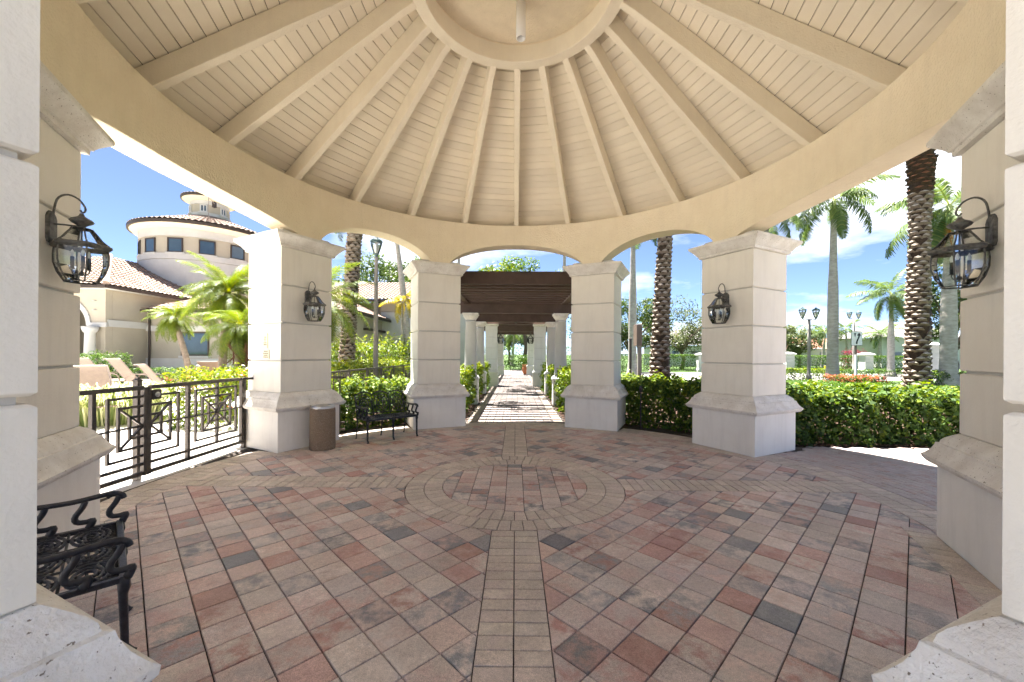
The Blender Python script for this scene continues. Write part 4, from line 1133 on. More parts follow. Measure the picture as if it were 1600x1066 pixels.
hedge('shrub', -11.2, 13.6, 2.4, 1.8, 2.3, 6000, .13, G['bright'], 'tall bright shrub beside the thick palm behind the fence', cat='shrub', lightbias=.08, bumps=.40)
hedge('shrub', -6.75, 4.2, 1.5, 1.7, 1.22, 7000, .085, G['bright'], 'yellow green shrub with coral flowers behind the right gate leaf', cat='shrub', lightbias=.2, bumps=.16, flowers=(G['flower'], 50, .25), asp=.42)
hedge('hedge', -14.6, 15.2, 13.0, 1.2, .85, 9000, .09, G['clip'], 'low green hedge along the foot of the clubhouse wing wall', bumps=.06)
hedge('shrub', -19.9, 12.4, 4.6, 1.2, 1.55, 4500, .10, G['clip'], 'dark green shrub around the foot of the white porch column', cat='shrub', bumps=.18)
# clumping grass by the loungers
def tuft(cx, cy, rad, h, n, gm, label, name='grass_clump'):
    t = thing(name, (cx, cy, -.01), 0, label, 'plant'); V = []; F = []; T = []
    for k in range(n):
        a = random.uniform(0, 2 * PI); r0 = rad * .75 * math.sqrt(random.random()); a2 = a + random.uniform(-.5, .5); ln = h * random.uniform(.6, 1.2); bx, by = r0 * math.cos(a), r0 * math.sin(a)
        sx, sy = -math.sin(a2) * .014, math.cos(a2) * .014; tn = random.random(); o = len(V)
        for i, (fo, up) in enumerate(((0, 0), (.18, .55), (.5, .80), (.9, .62))):
            w_ = (1, 1.1, .8, .12)[i]; x, y, z = bx + math.cos(a2) * fo * ln * .7, by + math.sin(a2) * fo * ln * .7, up * ln
            V += [(x - sx * w_, y - sy * w_, z), (x + sx * w_, y + sy * w_, z)]; T += [tn, tn]
        for i in range(3): F.append((o + 2 * i, o + 2 * i + 1, o + 2 * i + 3, o + 2 * i + 2))
    link('blades', raw_mesh('blades', np.array(V), np.array(F), T, gm), t); return t
tuft(-9.6, 4.3, 1.15, .95, 1500, G['spider'], 'clump of pale striped arching grass behind the gate, beside the nearest lounger')

# small planters under the pergola
PN = 0
for sx, nm in ((-1, 'left'), (1, 'right')):
    for y, wd in ((6.9, 'nearest'), (10.3, 'second'), (13.9, 'third'), (19.5, 'farthest')):
        hedge('path_shrub', sx * 1.72, y, .74, 2.3 if y < 15 else 3.4, 1.18 if y < 15 else 1.25, 3200, .10, G['bright'],
              f'{wd} leafy green shrub between the white columns on the {nm} side of the pergola walk', cat='shrub', group='shrubs along the pergola walk', lightbias=.05, bumps=.14)
# potted plant at the end of the walk
pp = thing('potted_plant', (0.95, 27.6, 0), 0, 'round terracotta pot with a leafy plant at the end of the pergola walk', 'potted plant')
MB().lathe([(.26, 0), (.33, .12), (.42, .40), (.40, .62), (.35, .70), (.40, .74), (.41, .80), (.36, .80), (.34, .70)], n=28, cap1=False).build('pot', M['terracotta'], pp, smooth=True)
P = rng.normal(0, 1, (1200, 3)) * np.array([.36, .36, .20]) + np.array([0, 0, 1.2])
link('foliage', leaf_mesh('foliage', P, rng.normal(0, 1, P.shape), .13, rng.uniform(0, .8, 1200), G['clip']), pp)
MB().tube([(0, 0, .6), (.02, 0, 1.2)], .03, 6).build('stem', M['bark'], pp)

# clipped hedges and beds across the road
hedge('clipped_hedge', *gnd(1352, 44).xy, 17.6, 1.2, 1.80, 12000, .13, G['clip'], 'long clipped bright green hedge across the road on the right', bumps=.02, lightbias=.05)
hedge('clipped_hedge', *gnd(1010, 43).xy, 11.6, 1.2, 1.80, 8000, .13, G['clip'], 'clipped green hedge across the road behind the middle palm trunk', bumps=.02, lightbias=.05)
hedge('low_hedge', *gnd(1255, 28).xy, 4.6, 1.4, .80, 4000, .11, G['bright'], 'low rounded hedge at the foot of the double street lamp', bumps=.08)
hedge('groundcover', *gnd(1292, 20).xy, 8.0, 4.5, .36, 9000, .10, G['clip'], 'low green groundcover bed around the grey palm trunk', cat='plant bed', bumps=.05, lightbias=.1)
hedge('orange_shrub', *gnd(1335, 21.0).xy, 2.25, 1.4, .62, 3500, .09, G['clip'], 'low mounded shrub topped with orange flowers beside the traffic sign', cat='shrub', bumps=.08, flowers=(G['flower'], 420, .35))
hedge('shrub', *gnd(1468, 22).xy, 2.4, 1.6, .85, 3500, .10, G['hedge'], 'dark green low shrub right of the thick palm trunk', cat='shrub', bumps=.12)
hedge('low_hedge', *gnd(1395, 34).xy, 9, 1.0, .55, 3500, .12, G['clip'], 'low green planting strip along the far kerb on the right', bumps=.08)
hedge('flower_shrub', *gnd(1334, 47).xy, 1.9, 1.4, 2.35, 1800, .14, G['pink'], 'magenta flowering shrub behind the traffic sign', cat='shrub', bumps=.3)
hedge('hedge', *gnd(815, 43).xy, 16, 1.2, 1.0, 5000, .12, G['clip'], 'low dark hedge across the lawn at the end of the pergola walk', bumps=.05)
hedge('hedge', *gnd(800, 50).xy, 22, 2.0, 2.6, 8000, .16, G['clip'], 'tall green hedge beyond the lawn at the end of the pergola walk', bumps=.25)

# ---------------- broad trees
def tree(px, D, z0, z1, rad, n, size, gm, label, trunk=.22, name='broadleaf_tree', clumps=26, seed=0):
    c = gnd(px, D); t = thing(name, (c.x, c.y, -.05), 0, label, 'tree', 'broadleaf trees'); rs = np.random.default_rng(seed + int(px) * 7 + int(D))
    cz = (z0 + z1) / 2; hz = (z1 - z0) / 2; C = []
    for k in range(clumps):
        d = rs.normal(size=3); d /= np.linalg.norm(d); q = rs.uniform(.45, .92)
        C.append((d[0] * rad * q, d[1] * rad * q, cz + d[2] * hz * q))
    C = np.array(C); cr_ = rs.uniform(.22, .40, clumps) * rad
    k = rs.integers(0, clumps, n); d = rs.normal(size=(n, 3)); d /= np.linalg.norm(d, axis=1, keepdims=True)
    P = C[k] + d * cr_[k][:, None] * (rs.uniform(.25, 1, n) ** .5)[:, None] * np.array([1, 1, .7])
    ct = rs.normal(0, .13, clumps)
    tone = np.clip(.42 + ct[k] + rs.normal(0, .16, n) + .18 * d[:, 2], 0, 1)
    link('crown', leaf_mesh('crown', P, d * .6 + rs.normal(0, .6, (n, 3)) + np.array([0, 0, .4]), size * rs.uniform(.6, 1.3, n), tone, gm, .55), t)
    b = MB(); b.tube([(0, 0, 0), (.05 * rad, 0, z0 * .5), (0, .03 * rad, z0)], [trunk * 1.25, trunk, trunk * .8], 9)
    for i in range(min(clumps, 14)):
        e_ = C[i]; b.tube(curve_pts([(0, .03 * rad, z0 * .85), (e_[0] * .35, e_[1] * .35, z0 + (e_[2] - z0) * .5), tuple(e_)], 6), [trunk * .55 * (1 - j / 8) for j in range(7)], 5)
    b.build('trunk', M['bark'], t, smooth=True); return t
tree(985, 40, 2.2, 8.2, 3.6, 9000, .22, G['tree'], 'leafy green tree behind the right walkway column, left of the middle palm')
tree(1065, 47, 2.4, 8.0, 5.2, 9000, .24, G['pale'], 'pale olive green spreading tree right of the middle palm trunk')
tree(1248, 62, 1.8, 6.6, 4.4, 6000, .30, G['pale'], 'pale tree behind the double street lamp')
tree(1490, 33, 2.2, 10.8, 3.3, 9000, .22, G['tree'], 'tall dense green tree at the right beside the thick palm trunk')
tree(1400, 70, 1.0, 6.5, 5.0, 5000, .35, G['tree'], 'green tree beside the grey roofed house')
tree(600, 44, 3.0, 13.2, 5.2, 10000, .30, G['tree'], 'big green tree behind the roof of the portico building')
tree(655, 50, 3.0, 14.5, 4.4, 6000, .32, G['bright'], 'bright tree behind the portico building, next to the walkway column')
tree(818, 46, 5.0, 12.9, 5.6, 9000, .28, G['bright'], 'bright green tree crown rising in the distance above the pergola')
cv = thing('shade_vine', (0.4, 13.0, 3.72), 0, 'bright green vine added on top of the pergola to dapple the path', 'vine')  # vine added over the joists to throw dappled shade on the path
rs = np.random.default_rng(77); kc = 44; C = np.c_[rs.uniform(-1.6, 1.9, kc), np.where(np.arange(kc) < 26, rs.normal(1.0, 1.6, kc), rs.uniform(-5.5, 6.0, kc)), rs.uniform(.05, .6, kc)]; C[:, 2] += .75 * np.exp(-((C[:, 1] - .5) / 3) ** 2) * rs.uniform(.3, 1, kc)
kk = rs.integers(0, kc, 9000); d = rs.normal(size=(9000, 3)); d /= np.linalg.norm(d, axis=1, keepdims=True); P = C[kk] + d * (rs.uniform(.2, 1, 9000) ** .5)[:, None] * rs.uniform(.3, .6, kc)[kk][:, None]; P[:, 2] = np.maximum(P[:, 2], .02)
link('foliage', leaf_mesh('foliage', P, d + rs.normal(0, .5, P.shape), .13, np.clip(rs.normal(.5, .2, 9000), 0, 1), G['bright']), cv)
m = MB()
for i in range(14): m.tube([(C[i][0] * .5, C[i][1] * .6, .01), (C[i][0] * .8, C[i][1] * .9, .2), tuple(C[i])], [.02, .014, .006], 5)
tag(m.build('stems', M['bark'], cv), kind='stuff')
tree(826, 62, 2.2, 9.5, 3.2, 5000, .26, G['tree'], 'green tree closing the view at the end of the pergola walk, right')
tree(795, 66, 2.5, 8.5, 3.4, 5000, .26, G['pale'], 'pale tree closing the view at the end of the pergola walk, left')
tree(1150, 75, 1.5, 7.5, 6.0, 4000, .4, G['tree'], 'far green tree showing just right of the lantern column')
tree(1330, 80, 1.0, 7.4, 6.0, 5000, .4, G['tree'], 'far green tree behind the traffic sign')
tree(940, 60, 1.5, 8.5, 5.0, 4000, .35, G['tree'], 'far green tree behind the right column of the walkway')

# ---------------- palms
def frond_mesh(name, ln, droop, nl, lw, ll, gm, seed, curl=.5, lift=.9):
    """A feather frond along +X: arching rib and two rows of drooping leaflets."""
    rs = np.random.default_rng(seed); V = []; F = []; T = []
    def rib(t): return np.array([ln * (t - .10 * t * t), 0, ln * (lift * t * .55 - droop * t * t)])
    for i in range(10):                                   # rib as a thin strip
        a, b = rib(i / 10), rib((i + 1) / 10); w0, w1 = .028 * (1 - i / 11), .028 * (1 - (i + 1) / 11); o = len(V)
        V += [a + (0, w0, 0), a - (0, w0, 0), b - (0, w1, 0), b + (0, w1, 0)]; F.append((o, o + 1, o + 2, o + 3)); T += [.75] * 4
    for i in range(nl):
        t = .12 + .88 * (i + .5) / nl; p = rib(t); d = rib(min(t + .02, 1)) - rib(t - .02); d /= np.linalg.norm(d)
        L_ = ll * (math.sin(PI * min(1, .18 + t * .80)) ** .6) * rs.uniform(.85, 1.1); tn = np.clip(.45 + rs.normal(0, .16), 0, 1)
        for s in (-1, 1):
            sd = np.array([0, s, 0]) * .78 + d * .55 + np.array([0, 0, rs.uniform(-.25, .30)]); sd /= np.linalg.norm(sd)
            q1 = p + sd * L_ * .5; q2 = p + sd * L_ * .86 + np.array([0, 0, -L_ * curl * rs.uniform(.7, 1.2)])
            wv = d * lw; o = len(V)
            V += [p - wv * .6, p + wv * .6, q1 + wv, q1 - wv, q2 + wv * .12, q2 - wv * .12]
            F += [(o, o + 1, o + 2, o + 3), (o + 3, o + 2, o + 4, o + 5)]; T += [tn] * 6
    return raw_mesh(name, np.array(V), np.array(F), np.array(T), gm)
FR = {}
def fronds(kind):
    if kind not in FR:
        spec = dict(royal=(3.3, .62, 62, .030, .72, G['palm'], .55, 1.0), date=(3.4, .55, 70, .016, .50, G['palm'], .18, 1.0), coco=(3.0, .60, 44, .03, .62, G['palm'], .45, 1.0),
                    pygmy=(1.9, .66, 84, .0075, .36, G['ypalm'], .30, 1.05), small=(2.2, .62, 40, .03, .5, G['palm'], .5, 1.0), ochre=(2.4, .75, 42, .03, .55, G['ochre'], .5, .9))[kind]
        ln, dr, nl, lw, ll, gm, cu, lf = spec
        FR[kind] = [frond_mesh('frond', ln * (1 - .05 * i), dr * (.75 + .2 * i), nl, lw, ll, gm, 11 * i + len(kind), cu, lf) for i in range(4)]
    return FR[kind]
def add_crown(t, kind, z, n, up=(70, -35), scale=1.0, seed=1, off=(0, 0), a0=0.0):
    r_ = random.Random(seed); ms = fronds(kind)
    for k in range(n):
        el = up[0] + (up[1] - up[0]) * (k + .5) / n + r_.uniform(-7, 7); az = a0 + k * 2.39996 + r_.uniform(-.2, .2)
        o = link('frond', ms[r_.randrange(len(ms))], t)
        o.matrix_local = Matrix.Translation((off[0], off[1], z)) @ Matrix.Rotation(az, 4, 'Z') @ Matrix.Rotation(-R(el - 32), 4, 'Y') @ Matrix.Rotation(r_.uniform(-.4, .4), 4, 'X') @ Matrix.Scale(scale * r_.uniform(.85, 1.1), 4)

def royal(px, D, h, r, label, name='royal_palm', kind='royal', n=13, sc_=1.0, seed=1, lean=(0, 0), shaft=True, off=0.0, a0=0.0, up=(75, -30)):
    c = gnd(px, D); t = thing(name, (c.x, c.y, -.05), 0, label, 'palm tree', 'palm trees')
    k = MB(); pts = [(lean[0] * (z / h) ** 1.3, lean[1] * (z / h) ** 1.3, z) for z in np.linspace(0, h, 26)]
    rr = [r * (1.28 * math.exp(-i / 1.6) + .92 + .22 * math.sin(PI * min(1, i / 18)) - .35 * max(0, (i - 15) / 10)) + (.006 * r * (-1) ** i) for i in range(26)]
    k.tube(pts, rr, 18); k.build('trunk', M['trunk'], t, smooth=True); hz = h
    if shaft:
        MB().tube([(lean[0], lean[1], h - .02), (lean[0], lean[1], h + .5 * sc_), (lean[0], lean[1], h + 1.25 * sc_)], [r * .72, r * .78, r * .30], 14).build('crownshaft', M['shaft'], t, smooth=True); hz = h + 1.15 * sc_
    add_crown(t, kind, hz, n, up, sc_, seed, lean[:2], a0); return t

def date_palm(px, D, h, r, label, lean=(0, 0), rows=54, crown=True, rough=None, seed=3, name='date_palm', bottom=1.0, taper=.06):
    c = gnd(px, D); t = thing(name, (c.x, c.y, -.05), 0, label, 'palm tree', 'palm trees'); r_ = random.Random(seed)
    rad = lambda z: r * (1.0 + .22 * math.exp(-z / .9) * bottom - taper * z / h + (rough(z) if rough else 0))
    lx = lambda z: (lean[0] * (z / h) ** 1.4, lean[1] * (z / h) ** 1.4)
    k = MB(); k.tube([(*lx(z), z) for z in np.linspace(0, h, 24)], [rad(z) * .86 for z in np.linspace(0, h, 24)], 16); k.build('trunk', M['bootdark'], t)
    b = [MB(), MB()]; z = .05; i = 0; dz = h / rows
    while z < h - .05:
        nb = 7
        for j in range(nb):
            if r_.random() < .07: continue
            a = 2 * PI * (j + (i % 2) * .5) / nb + i * .05 + r_.uniform(-.12, .12); R0 = rad(z); cx, cy = lx(z)
            hw = PI / nb * 1.12 * R0; th = dz * r_.uniform(.65, 1.35); out = R0 * r_.uniform(.97, 1.11)
            er_, et_ = Vector((math.cos(a), math.sin(a), 0)), Vector((-math.sin(a), math.cos(a), 0)); o = Vector((cx, cy, z))
            # a stubbed leaf base: broad below, cut to a lens-shaped lip
            vs = [o + er_ * R0 * .80 - et_ * hw + Vector((0, 0, -th * .3)), o + er_ * R0 * .80 + et_ * hw + Vector((0, 0, -th * .3)),
                  o + er_ * out - et_ * hw * .72 + Vector((0, 0, th * .42)), o + er_ * out * 1.04 + Vector((0, 0, th * .22)), o + er_ * out + et_ * hw * .72 + Vector((0, 0, th * .42)),
                  o + er_ * out * .95 + Vector((0, 0, th * .72)), o + er_ * R0 * .82 + Vector((0, 0, th * .75))]
            g_ = b[1 if (rough and z > 7.6) else 0]
            g_.mi = 0; g_.add(vs, [(0, 1, 4, 3, 2), (0, 2, 5, 6), (1, 6, 5, 4)])
            g_.mi = 1; g_.add(vs[2:6], [(0, 1, 2, 3)])
        z += dz; i += 1
    tag(b[0].build('leaf_bases', [M['boot'], M['bootlip']], t), kind='stuff')
    if b[1].v: tag(b[1].build('fresh_leaf_bases', [M['bootdark'], M['bootred']], t), kind='stuff')
    if crown: add_crown(t, 'date', h + .1, 44, (85, -48), 1.15, seed, lean)
    return t
date_palm(1433, 14.2, 12.4, .345, 'thick date palm trunk with dark scaly leaf bases next to the right lantern', rough=lambda z: .16 * max(0, min(1, (z - 6.9) / 1.8)) - .10 * math.exp(-((z - 6.0) / 1.6) ** 2), rows=80, seed=5, lean=(.15, 0))
date_palm(1030, 15.5, 9.6, .37, 'shaggy date palm trunk in the gap between the two right columns', seed=8, rows=58, lean=(.35, 0), taper=.42)
date_palm(541, 17.0, 9.8, .315, 'scaly date palm trunk in the gap between the two left columns', seed=9, rows=70, lean=(.55, 0))
royal(1301, 23.7, 9.9, .245, 'tall grey royal palm trunk beside the traffic sign', seed=4, a0=.6, n=14, sc_=1.0)
royal(1196, 27, 10.4, .25, 'royal palm whose fronds show above the right lantern column', seed=6, a0=2.0)
royal(1482, 21.5, 8.6, .30, 'pale royal palm trunk half hidden behind the right lantern', seed=12, a0=1.2, n=15, sc_=1.15)
royal(1392, 34, 6.0, .22, 'shorter palm in the distance left of the thick palm trunk', seed=15, n=14, sc_=.95, a0=.4)
royal(988, 28, 10.5, .24, 'slender tall grey palm trunk behind the signpost', seed=21, n=11, a0=1.0)
royal(642, 25, 11.0, .17, 'leaning pale palm trunk in front of the portico arch', seed=23, n=10, lean=(-1.25, 0), kind='ochre', shaft=False, sc_=1.1, up=(50, -60))
royal(628, 22, 4.6, .09, 'small thin palm with yellowish fronds in front of the portico', seed=25, n=9, kind='ochre', shaft=False, sc_=.62, name='small_palm')
royal(881, 36, 12.5, .19, 'distant pale palm trunk above the pergola, at the right walkway column', seed=31, n=10)
royal(716, 40, 13.0, .19, 'distant pale palm trunk above the pergola, at the left walkway column', seed=33, n=10)
for i, (px, D, h, lb) in enumerate(((1285, 58, 5.2, 'coconut palm just right of the double street lamp'), (1325, 62, 6.0, 'coconut palm behind the traffic sign'),
                                    (1372, 60, 5.2, 'coconut palm between the traffic sign and the far house'), (1238, 66, 5.6, 'coconut palm at the left of the double street lamp'), (800, 58, 5.0, 'palm beyond the end of the pergola walk'))):
    royal(px, D, h, .16, lb, name='coconut_palm', kind='coco', n=15, sc_=1.05, seed=40 + i, shaft=False, lean=(.4 * (-1) ** i, 0))
# orange fruit stalks on the palm by the right lantern
fp = thing('fruit_stalks', tuple(at(1474, 372, 21.2)), 0, 'hanging orange fruit stalks under the palm crown beside the right lantern', 'fruit cluster')
m = MB()
for k in range(26):
    a = random.uniform(0, 2 * PI); r0 = random.uniform(.05, .34)
    m.tube([(0, 0, .95), (r0 * .6 * math.cos(a), r0 * .6 * math.sin(a), .5), (r0 * math.cos(a), r0 * math.sin(a), random.uniform(-.7, 0))], [.05, .06, .02], 5)
m.build('stalks', M['orange'], fp)

# clustered pygmy palms in the pool garden
def pygmy(px, py, D, label, n=26, sc_=1.0, seed=50, lean=(0.5, 0.0), dead=False, kind='pygmy'):
    top = at(px, py, D); t = thing('pygmy_palm', (top.x - lean[0], top.y - lean[1], -.02), 0, label, 'palm tree', 'small feather palms')
    z = top.z; MB().tube(curve_pts([(0, 0, 0), (lean[0] * .2, lean[1] * .2, z * .4), (lean[0], lean[1], z)], 10), [.13 - .004 * i for i in range(11)], 10).build('trunk', M['boot'], t, smooth=True)
    add_crown(t, kind, z, n, (80, -50), sc_, seed, lean)
    if dead:
        r_ = random.Random(3); mb = MB()
        for k in range(16): mb.tube([(lean[0], lean[1], z - .1), (lean[0] + r_.uniform(-.2, .2), lean[1] + r_.uniform(-.2, .2), z - .5), (lean[0] + r_.uniform(-.28, .28), lean[1] + r_.uniform(-.25, .25), z - r_.uniform(.9, 1.4))], [.03, .05, .012], 4)
        mb.build('dead_fronds', M['dead'], t)
    return t
pygmy(356, 458, 12.0, 'bright feathery palm beside the column with the notices', seed=51, n=64, lean=(.1, .1), dead=False, sc_=.80)
pygmy(375, 508, 10.6, 'feathery palm with a brown dead skirt next to the notice column', seed=52, n=40, lean=(.05, 0), dead=True, sc_=.62)
pygmy(272, 496, 16.0, 'smaller feathery palm in front of the clubhouse window', seed=53, n=46, lean=(-.7, 0), sc_=.62)
pygmy(500, 470, 13.0, 'yellow green palm mostly hidden behind the column with the litter bin', seed=54, n=40, lean=(0, .2), sc_=1.1)

# ------------------------------------------------------------------ loungers on the pool deck
def make_lounger():
    t = thing('sun_lounger'); L_ = 1.35; w_ = .33
    f = MB()
    for s in (-w_, w_): f.tube([(s, -.05, .40), (s, L_, .40)], .018, 6)
    for y in (0, L_): f.tube([(-w_, y, .40), (w_, y, .40)], .018, 6)
    f.build('seat_frame', M['lframe'], t)
    MB().box(-w_ + .02, .0, .395, w_ - .02, L_, .408).build('seat_sling', M['sling'], t)
    tp = (-.52, 1.12); b = MB()
    for s in (-w_, w_): b.tube(curve_pts([(s, 0, .40), (s, -.26, .76), (s, tp[0], tp[1]), (s, tp[0] - .10, tp[1] + .03)], 10), .018, 6)
    b.tube([(-w_, tp[0] - .10, tp[1] + .03), (w_, tp[0] - .10, tp[1] + .03)], .018, 6); b.build('back_frame', M['lframe'], t)
    pr = curve_pts([(0, 0, .40), (0, -.26, .76), (0, tp[0], tp[1]), (0, tp[0] - .10, tp[1] + .03)], 12)
    s_ = MB(); s_.loft([[(-w_ + .02, p.y, p.z + .004), (w_ - .02, p.y, p.z + .004), (w_ - .02, p.y, p.z - .008), (-w_ + .02, p.y, p.z - .008)] for p in pr]); s_.build('back_sling', M['sling'], t)
    for s in (-w_, w_):
        for y in (.08, L_ - .15): MB().tube([(s, y, .40), (s * 1.06, y - .03, 0)], .017, 6).build('leg', M['lframe'], t)
        MB().tube(curve_pts([(s * 1.05, .62, .40), (s * 1.08, .56, .60), (s * 1.08, .30, .66), (s * 1.08, .02, .64), (s * 1.05, -.10, .42)], 12), .017, 6).build('armrest', M['lframe'], t)
    return t
lo = make_lounger(); LGp = 'sling sun loungers on the pool deck'
spots = [(150, 9.6, -118, 'nearest tan sun lounger, seen from behind at the left column', 1.12), (118, 16.2, -70, 'tan sun lounger furthest left, in front of the porch column', 1.2), (160, 16.0, -70, 'tan sun lounger second from the left, by the porch column', 1.2),
         (210, 15.4, -70, 'tan sun lounger third from the left, in front of the clubhouse corner', 1.2), (258, 13.0, -62, 'tan sun lounger with a visible arm hoop behind the middle of the gate', 1.08), (333, 17.0, 20, 'small far tan lounger back above the flowering shrub', 1.1)]
for i, (px, D, a, lb, s_) in enumerate(spots):
    o = lo if i == 0 else copy_tree(lo); c = gnd(px, D); o.location = (c.x, c.y, .002); o.rotation_euler = (0, 0, R(a)); o.scale = (s_,) * 3; tag(o, lb, 'sun lounger', LGp)

# ------------------------------------------------------------------ street lamps, sign, posts
def lamp_head(t, x, z, s=1.0):
    h = thing('lamp_head', (x, 0, z)); h.parent = t; h.scale = (s,) * 3
    MB().lathe([(.03, -.10), (.07, -.04), (.09, 0), (.10, .03)], n=16).build('collar', M['postgreen'], h, smooth=True)
    MB().lathe([(.09, .03), (.16, .22), (.215, .42), (.215, .50), (.17, .56)], n=8, cap0=False, cap1=False).build('globe', M['lens'], h, smooth=True)
    MB().lathe([(.05, .05), (.10, .2), (.13, .36), (.0001, .44)], n=12).build('lamp', M['bulb'], h, smooth=True)
    m = MB()
    for k in range(6): a = 2 * PI * k / 6; m.tube([(r * math.cos(a), r * math.sin(a), q) for r, q in ((.095, .03), (.165, .22), (.222, .42), (.22, .50))], .009, 5)
    m.build('cage', M['postgreen'], h)
    MB().lathe([(.235, .49), (.235, .52), (.17, .58), (.06, .64), (.03, .70), (.0001, .72)], n=20).build('cap', M['postgreen'], h, smooth=True)
c = gnd(587, 14.2); sl = thing('street_lamp', (c.x, c.y, 0), 0, 'single headed street lamp on a grey post behind the left garden fence', 'street lamp', 'street lamps')
MB().lathe([(.14, -.05), (.14, .3), (.085, .38), (.08, 2.4), (.055, 5.0), (.07, 5.04), (.06, 5.12)], n=16).build('post', M['postgrey'], sl, smooth=True)
lamp_head(sl, 0, 5.20, .92)
def double_lamp(px, D, label, h=4.05):
    c = gnd(px, D); t = thing('street_lamp', (c.x, c.y, 0), 0, label, 'street lamp', 'street lamps')
    MB().lathe([(.16, -.05), (.16, .4), (.10, .5), (.095, 2), (.075, h)], n=14).build('post', M['postgrey'], t, smooth=True)
    MB().tube([(-.42, 0, h - .02), (-.2, 0, h + .02), (0, 0, h - .12), (.2, 0, h + .02), (.42, 0, h - .02)], .028, 6).build('cross_arm', M['postgrey'], t)
    for s in (-1, 1): lamp_head(t, s * .43, h + .10, .95)
double_lamp(1264, 25.5, 'double headed street lamp beside the grey royal palm')
double_lamp(1334, 37, 'distant street lamp rising above the traffic sign', 5.2)

c = at(1337, 585, 22.3); sg = thing('traffic_sign', (c.x, c.y, 0), 0, 'white keep right traffic sign with a black curved arrow on a post', 'sign')
MB().box(-.05, -.05, -.05, .05, .05, 1.75, bev=.005).build('post_sleeve', M['white'], sg); MB().box(-.03, -.03, 1.75, .03, .03, 3.0).build('post', M['iron'], sg)
MB().box(-.315, -.055, 2.28, .315, -.035, 3.08, bev=.006).build('backing', M['signblack'], sg)
MB().box(-.298, -.064, 2.297, .298, -.0555, 3.063).build('panel', M['signwhite'], sg)
m = MB(); X = lambda pts, y=-.0655: m.add([(x, y, z) for x, z in pts] + [(x, y + .002, z) for x, z in pts], [tuple(range(len(pts)))] + [(k, len(pts) + k, len(pts) + (k + 1) % len(pts), (k + 1) % len(pts)) for k in range(len(pts))])
st = curve_pts([(-.01, 0, 2.36), (.0, 0, 2.50), (.07, 0, 2.66), (.12, 0, 2.78), (.12, 0, 2.86)], 10)
for k in range(10):
    a, b = st[k], st[k + 1]; X([(a.x - .045, a.z), (a.x + .045, a.z), (b.x + .045, b.z), (b.x - .045, b.z)])
X([(.0, 2.84), (.24, 2.84), (.12, 3.01)]); X([(-.17, 2.98), (-.04, 2.98), (-.105, 2.74)])
m.build('arrow_symbol', M['signblack'], sg)

c = gnd(999, 12.4); bx = thing('signpost', (c.x, c.y, 0), 0, 'tall narrow brown sign box on a post left of the middle palm', 'signpost', 'posts by the middle palm')
MB().box(-.055, -.055, -.05, .055, .055, 2.0, bev=.004).build('post', M['postgrey'], bx); MB().box(-.10, -.06, 1.95, .06, .30, 2.62, bev=.006).build('box', M['lframe'], bx)
c = gnd(985, 14.0); b3 = thing('marker_post', (c.x, c.y, 0), 0, 'thin dark post left of the brown sign box', 'post', 'posts by the middle palm')
MB().box(-.035, -.035, -.05, .035, .035, 2.2, bev=.003).build('post', M['iron'], b3); MB().sq([(.05, 2.2), (.05, 2.23), (.01, 2.29)]).build('cap', M['iron'], b3)
c = at(1001, 640, 8.9); pv = thing('path_light', (c.x, c.y, 0), 0, 'thin black path light standing in the hedge right of the walkway column', 'light')
MB().tube([(0, 0, -.02), (0, 0, .9)], .015, 6).build('stem', M['iron'], pv); MB().lathe([(.03, .82), (.045, .9), (.02, .96), (.001, .97)], n=10).build('head', M['iron'], pv)

def gate_pier(px, D, h, w_, label):
    c = gnd(px, D); t = thing('wall_pier', (c.x, c.y, -.05), 0, label, 'pier', 'white piers along the clipped hedge')
    MB().sq([(w_ * .62, 0), (w_ * .62, h * .14), (w_ * .56, h * .16), (w_ * .5, h * .18)]).build('base', M['btrim'], t)
    for i in range(4):
        z0 = h * (.18 + .165 * i); MB().sq([(w_ * .48, z0), (w_ * .5, z0 + .02), (w_ * .5, z0 + h * .165 - .03), (w_ * .48, z0 + h * .165 - .01)]).build('stone_block', M['btrim'], t)
    MB().sq([(w_ * .5, h * .84), (w_ * .66, h * .87), (w_ * .66, h * .92), (w_ * .3, h * .985), (w_ * .05, h)]).build('cap', M['btrim'], t)
gate_pier(1353, 42, 2.15, .85, 'short white pier in the clipped hedge right of the traffic sign')
gate_pier(1455, 37, 3.1, .92, 'taller white pier just right of the thick palm trunk')
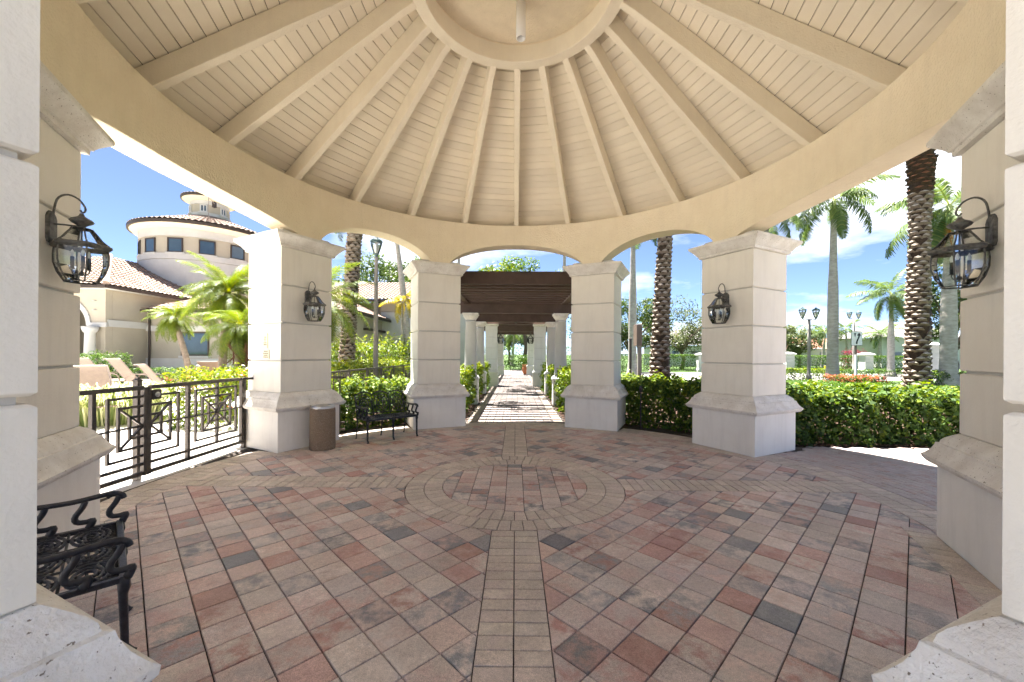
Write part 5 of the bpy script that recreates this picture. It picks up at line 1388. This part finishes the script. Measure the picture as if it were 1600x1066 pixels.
gate_pier(1231, 42, 2.15, .85, 'white pier at the left end of the clipped hedge, by the lantern column')
gate_pier(1094, 42, 2.0, .6, 'white pier at the right end of the middle clipped hedge')
bo = at(1289, 573, 30); sm = thing('marker_post', (bo.x, bo.y, 0), 0, 'small yellow marker stake in front of the clipped hedge', 'post')
MB().box(-.05, -.03, 0, .05, .03, .95, bev=.004).build('stake', mat('marker_yellow', (.75, .62, .03), rough=.5), sm)
fl = thing('fallen_leaf', (-5.55, -.65, -.010), .6, 'curled brown fallen leaf on the bright deck behind the gate', 'leaf')
m = MB(); m.loft([[(-.10 + .05 * k, -.05 * math.sin(PI * (k + .3) / 4.6), .012 * (k % 2)), (-.10 + .05 * k, 0, .03), (-.10 + .05 * k, .05 * math.sin(PI * (k + .3) / 4.6), .004)] for k in range(5)], False, False, closed=False); m.build('blade', M['rock'], fl)

# fallen leaves and bark chips along the foot of the hedges and on the bed
n = 2600; Q = np.zeros((n, 3)); k = rng.integers(0, 4, n)
Q[k < 2] = np.c_[rng.uniform(5.0, 11.0, (k < 2).sum()), 2.30 + rng.exponential(.10, (k < 2).sum()), np.full((k < 2).sum(), .006)]
for j, (c0, c1) in ((2, ((1.9, 5.6), (5.0, 3.2))), (3, ((-4.2, 3.3), (-1.9, 5.2)))):
    i = k == j; t_ = rng.uniform(0, 1, i.sum())[:, None]; Q[i, :2] = np.array(c0) * (1 - t_) + np.array(c1) * t_ + rng.normal(0, .28, (i.sum(), 2)); Q[i, 2] = -.03
Q[(np.hypot(Q[:, 0], Q[:, 1]) < 4.6), 2] = -5
Q = Q[Q[:, 2] > -1]
G['litter'] = leaf_mat('leaf_litter', (0.06, 0.03, 0.018), (0.15, 0.085, 0.05), (0.26, 0.17, 0.10), 0.1, 0.8)
lt = link('leaf_litter', leaf_mesh('leaf_litter', Q, rng.normal(0, .35, Q.shape) + np.array([0, 0, 1]), rng.uniform(.02, .06, len(Q)), rng.uniform(0, 1, len(Q)), G['litter'], .55))
tag(lt, 'brown fallen leaves scattered along the foot of the hedges', 'leaf litter', kind='stuff')
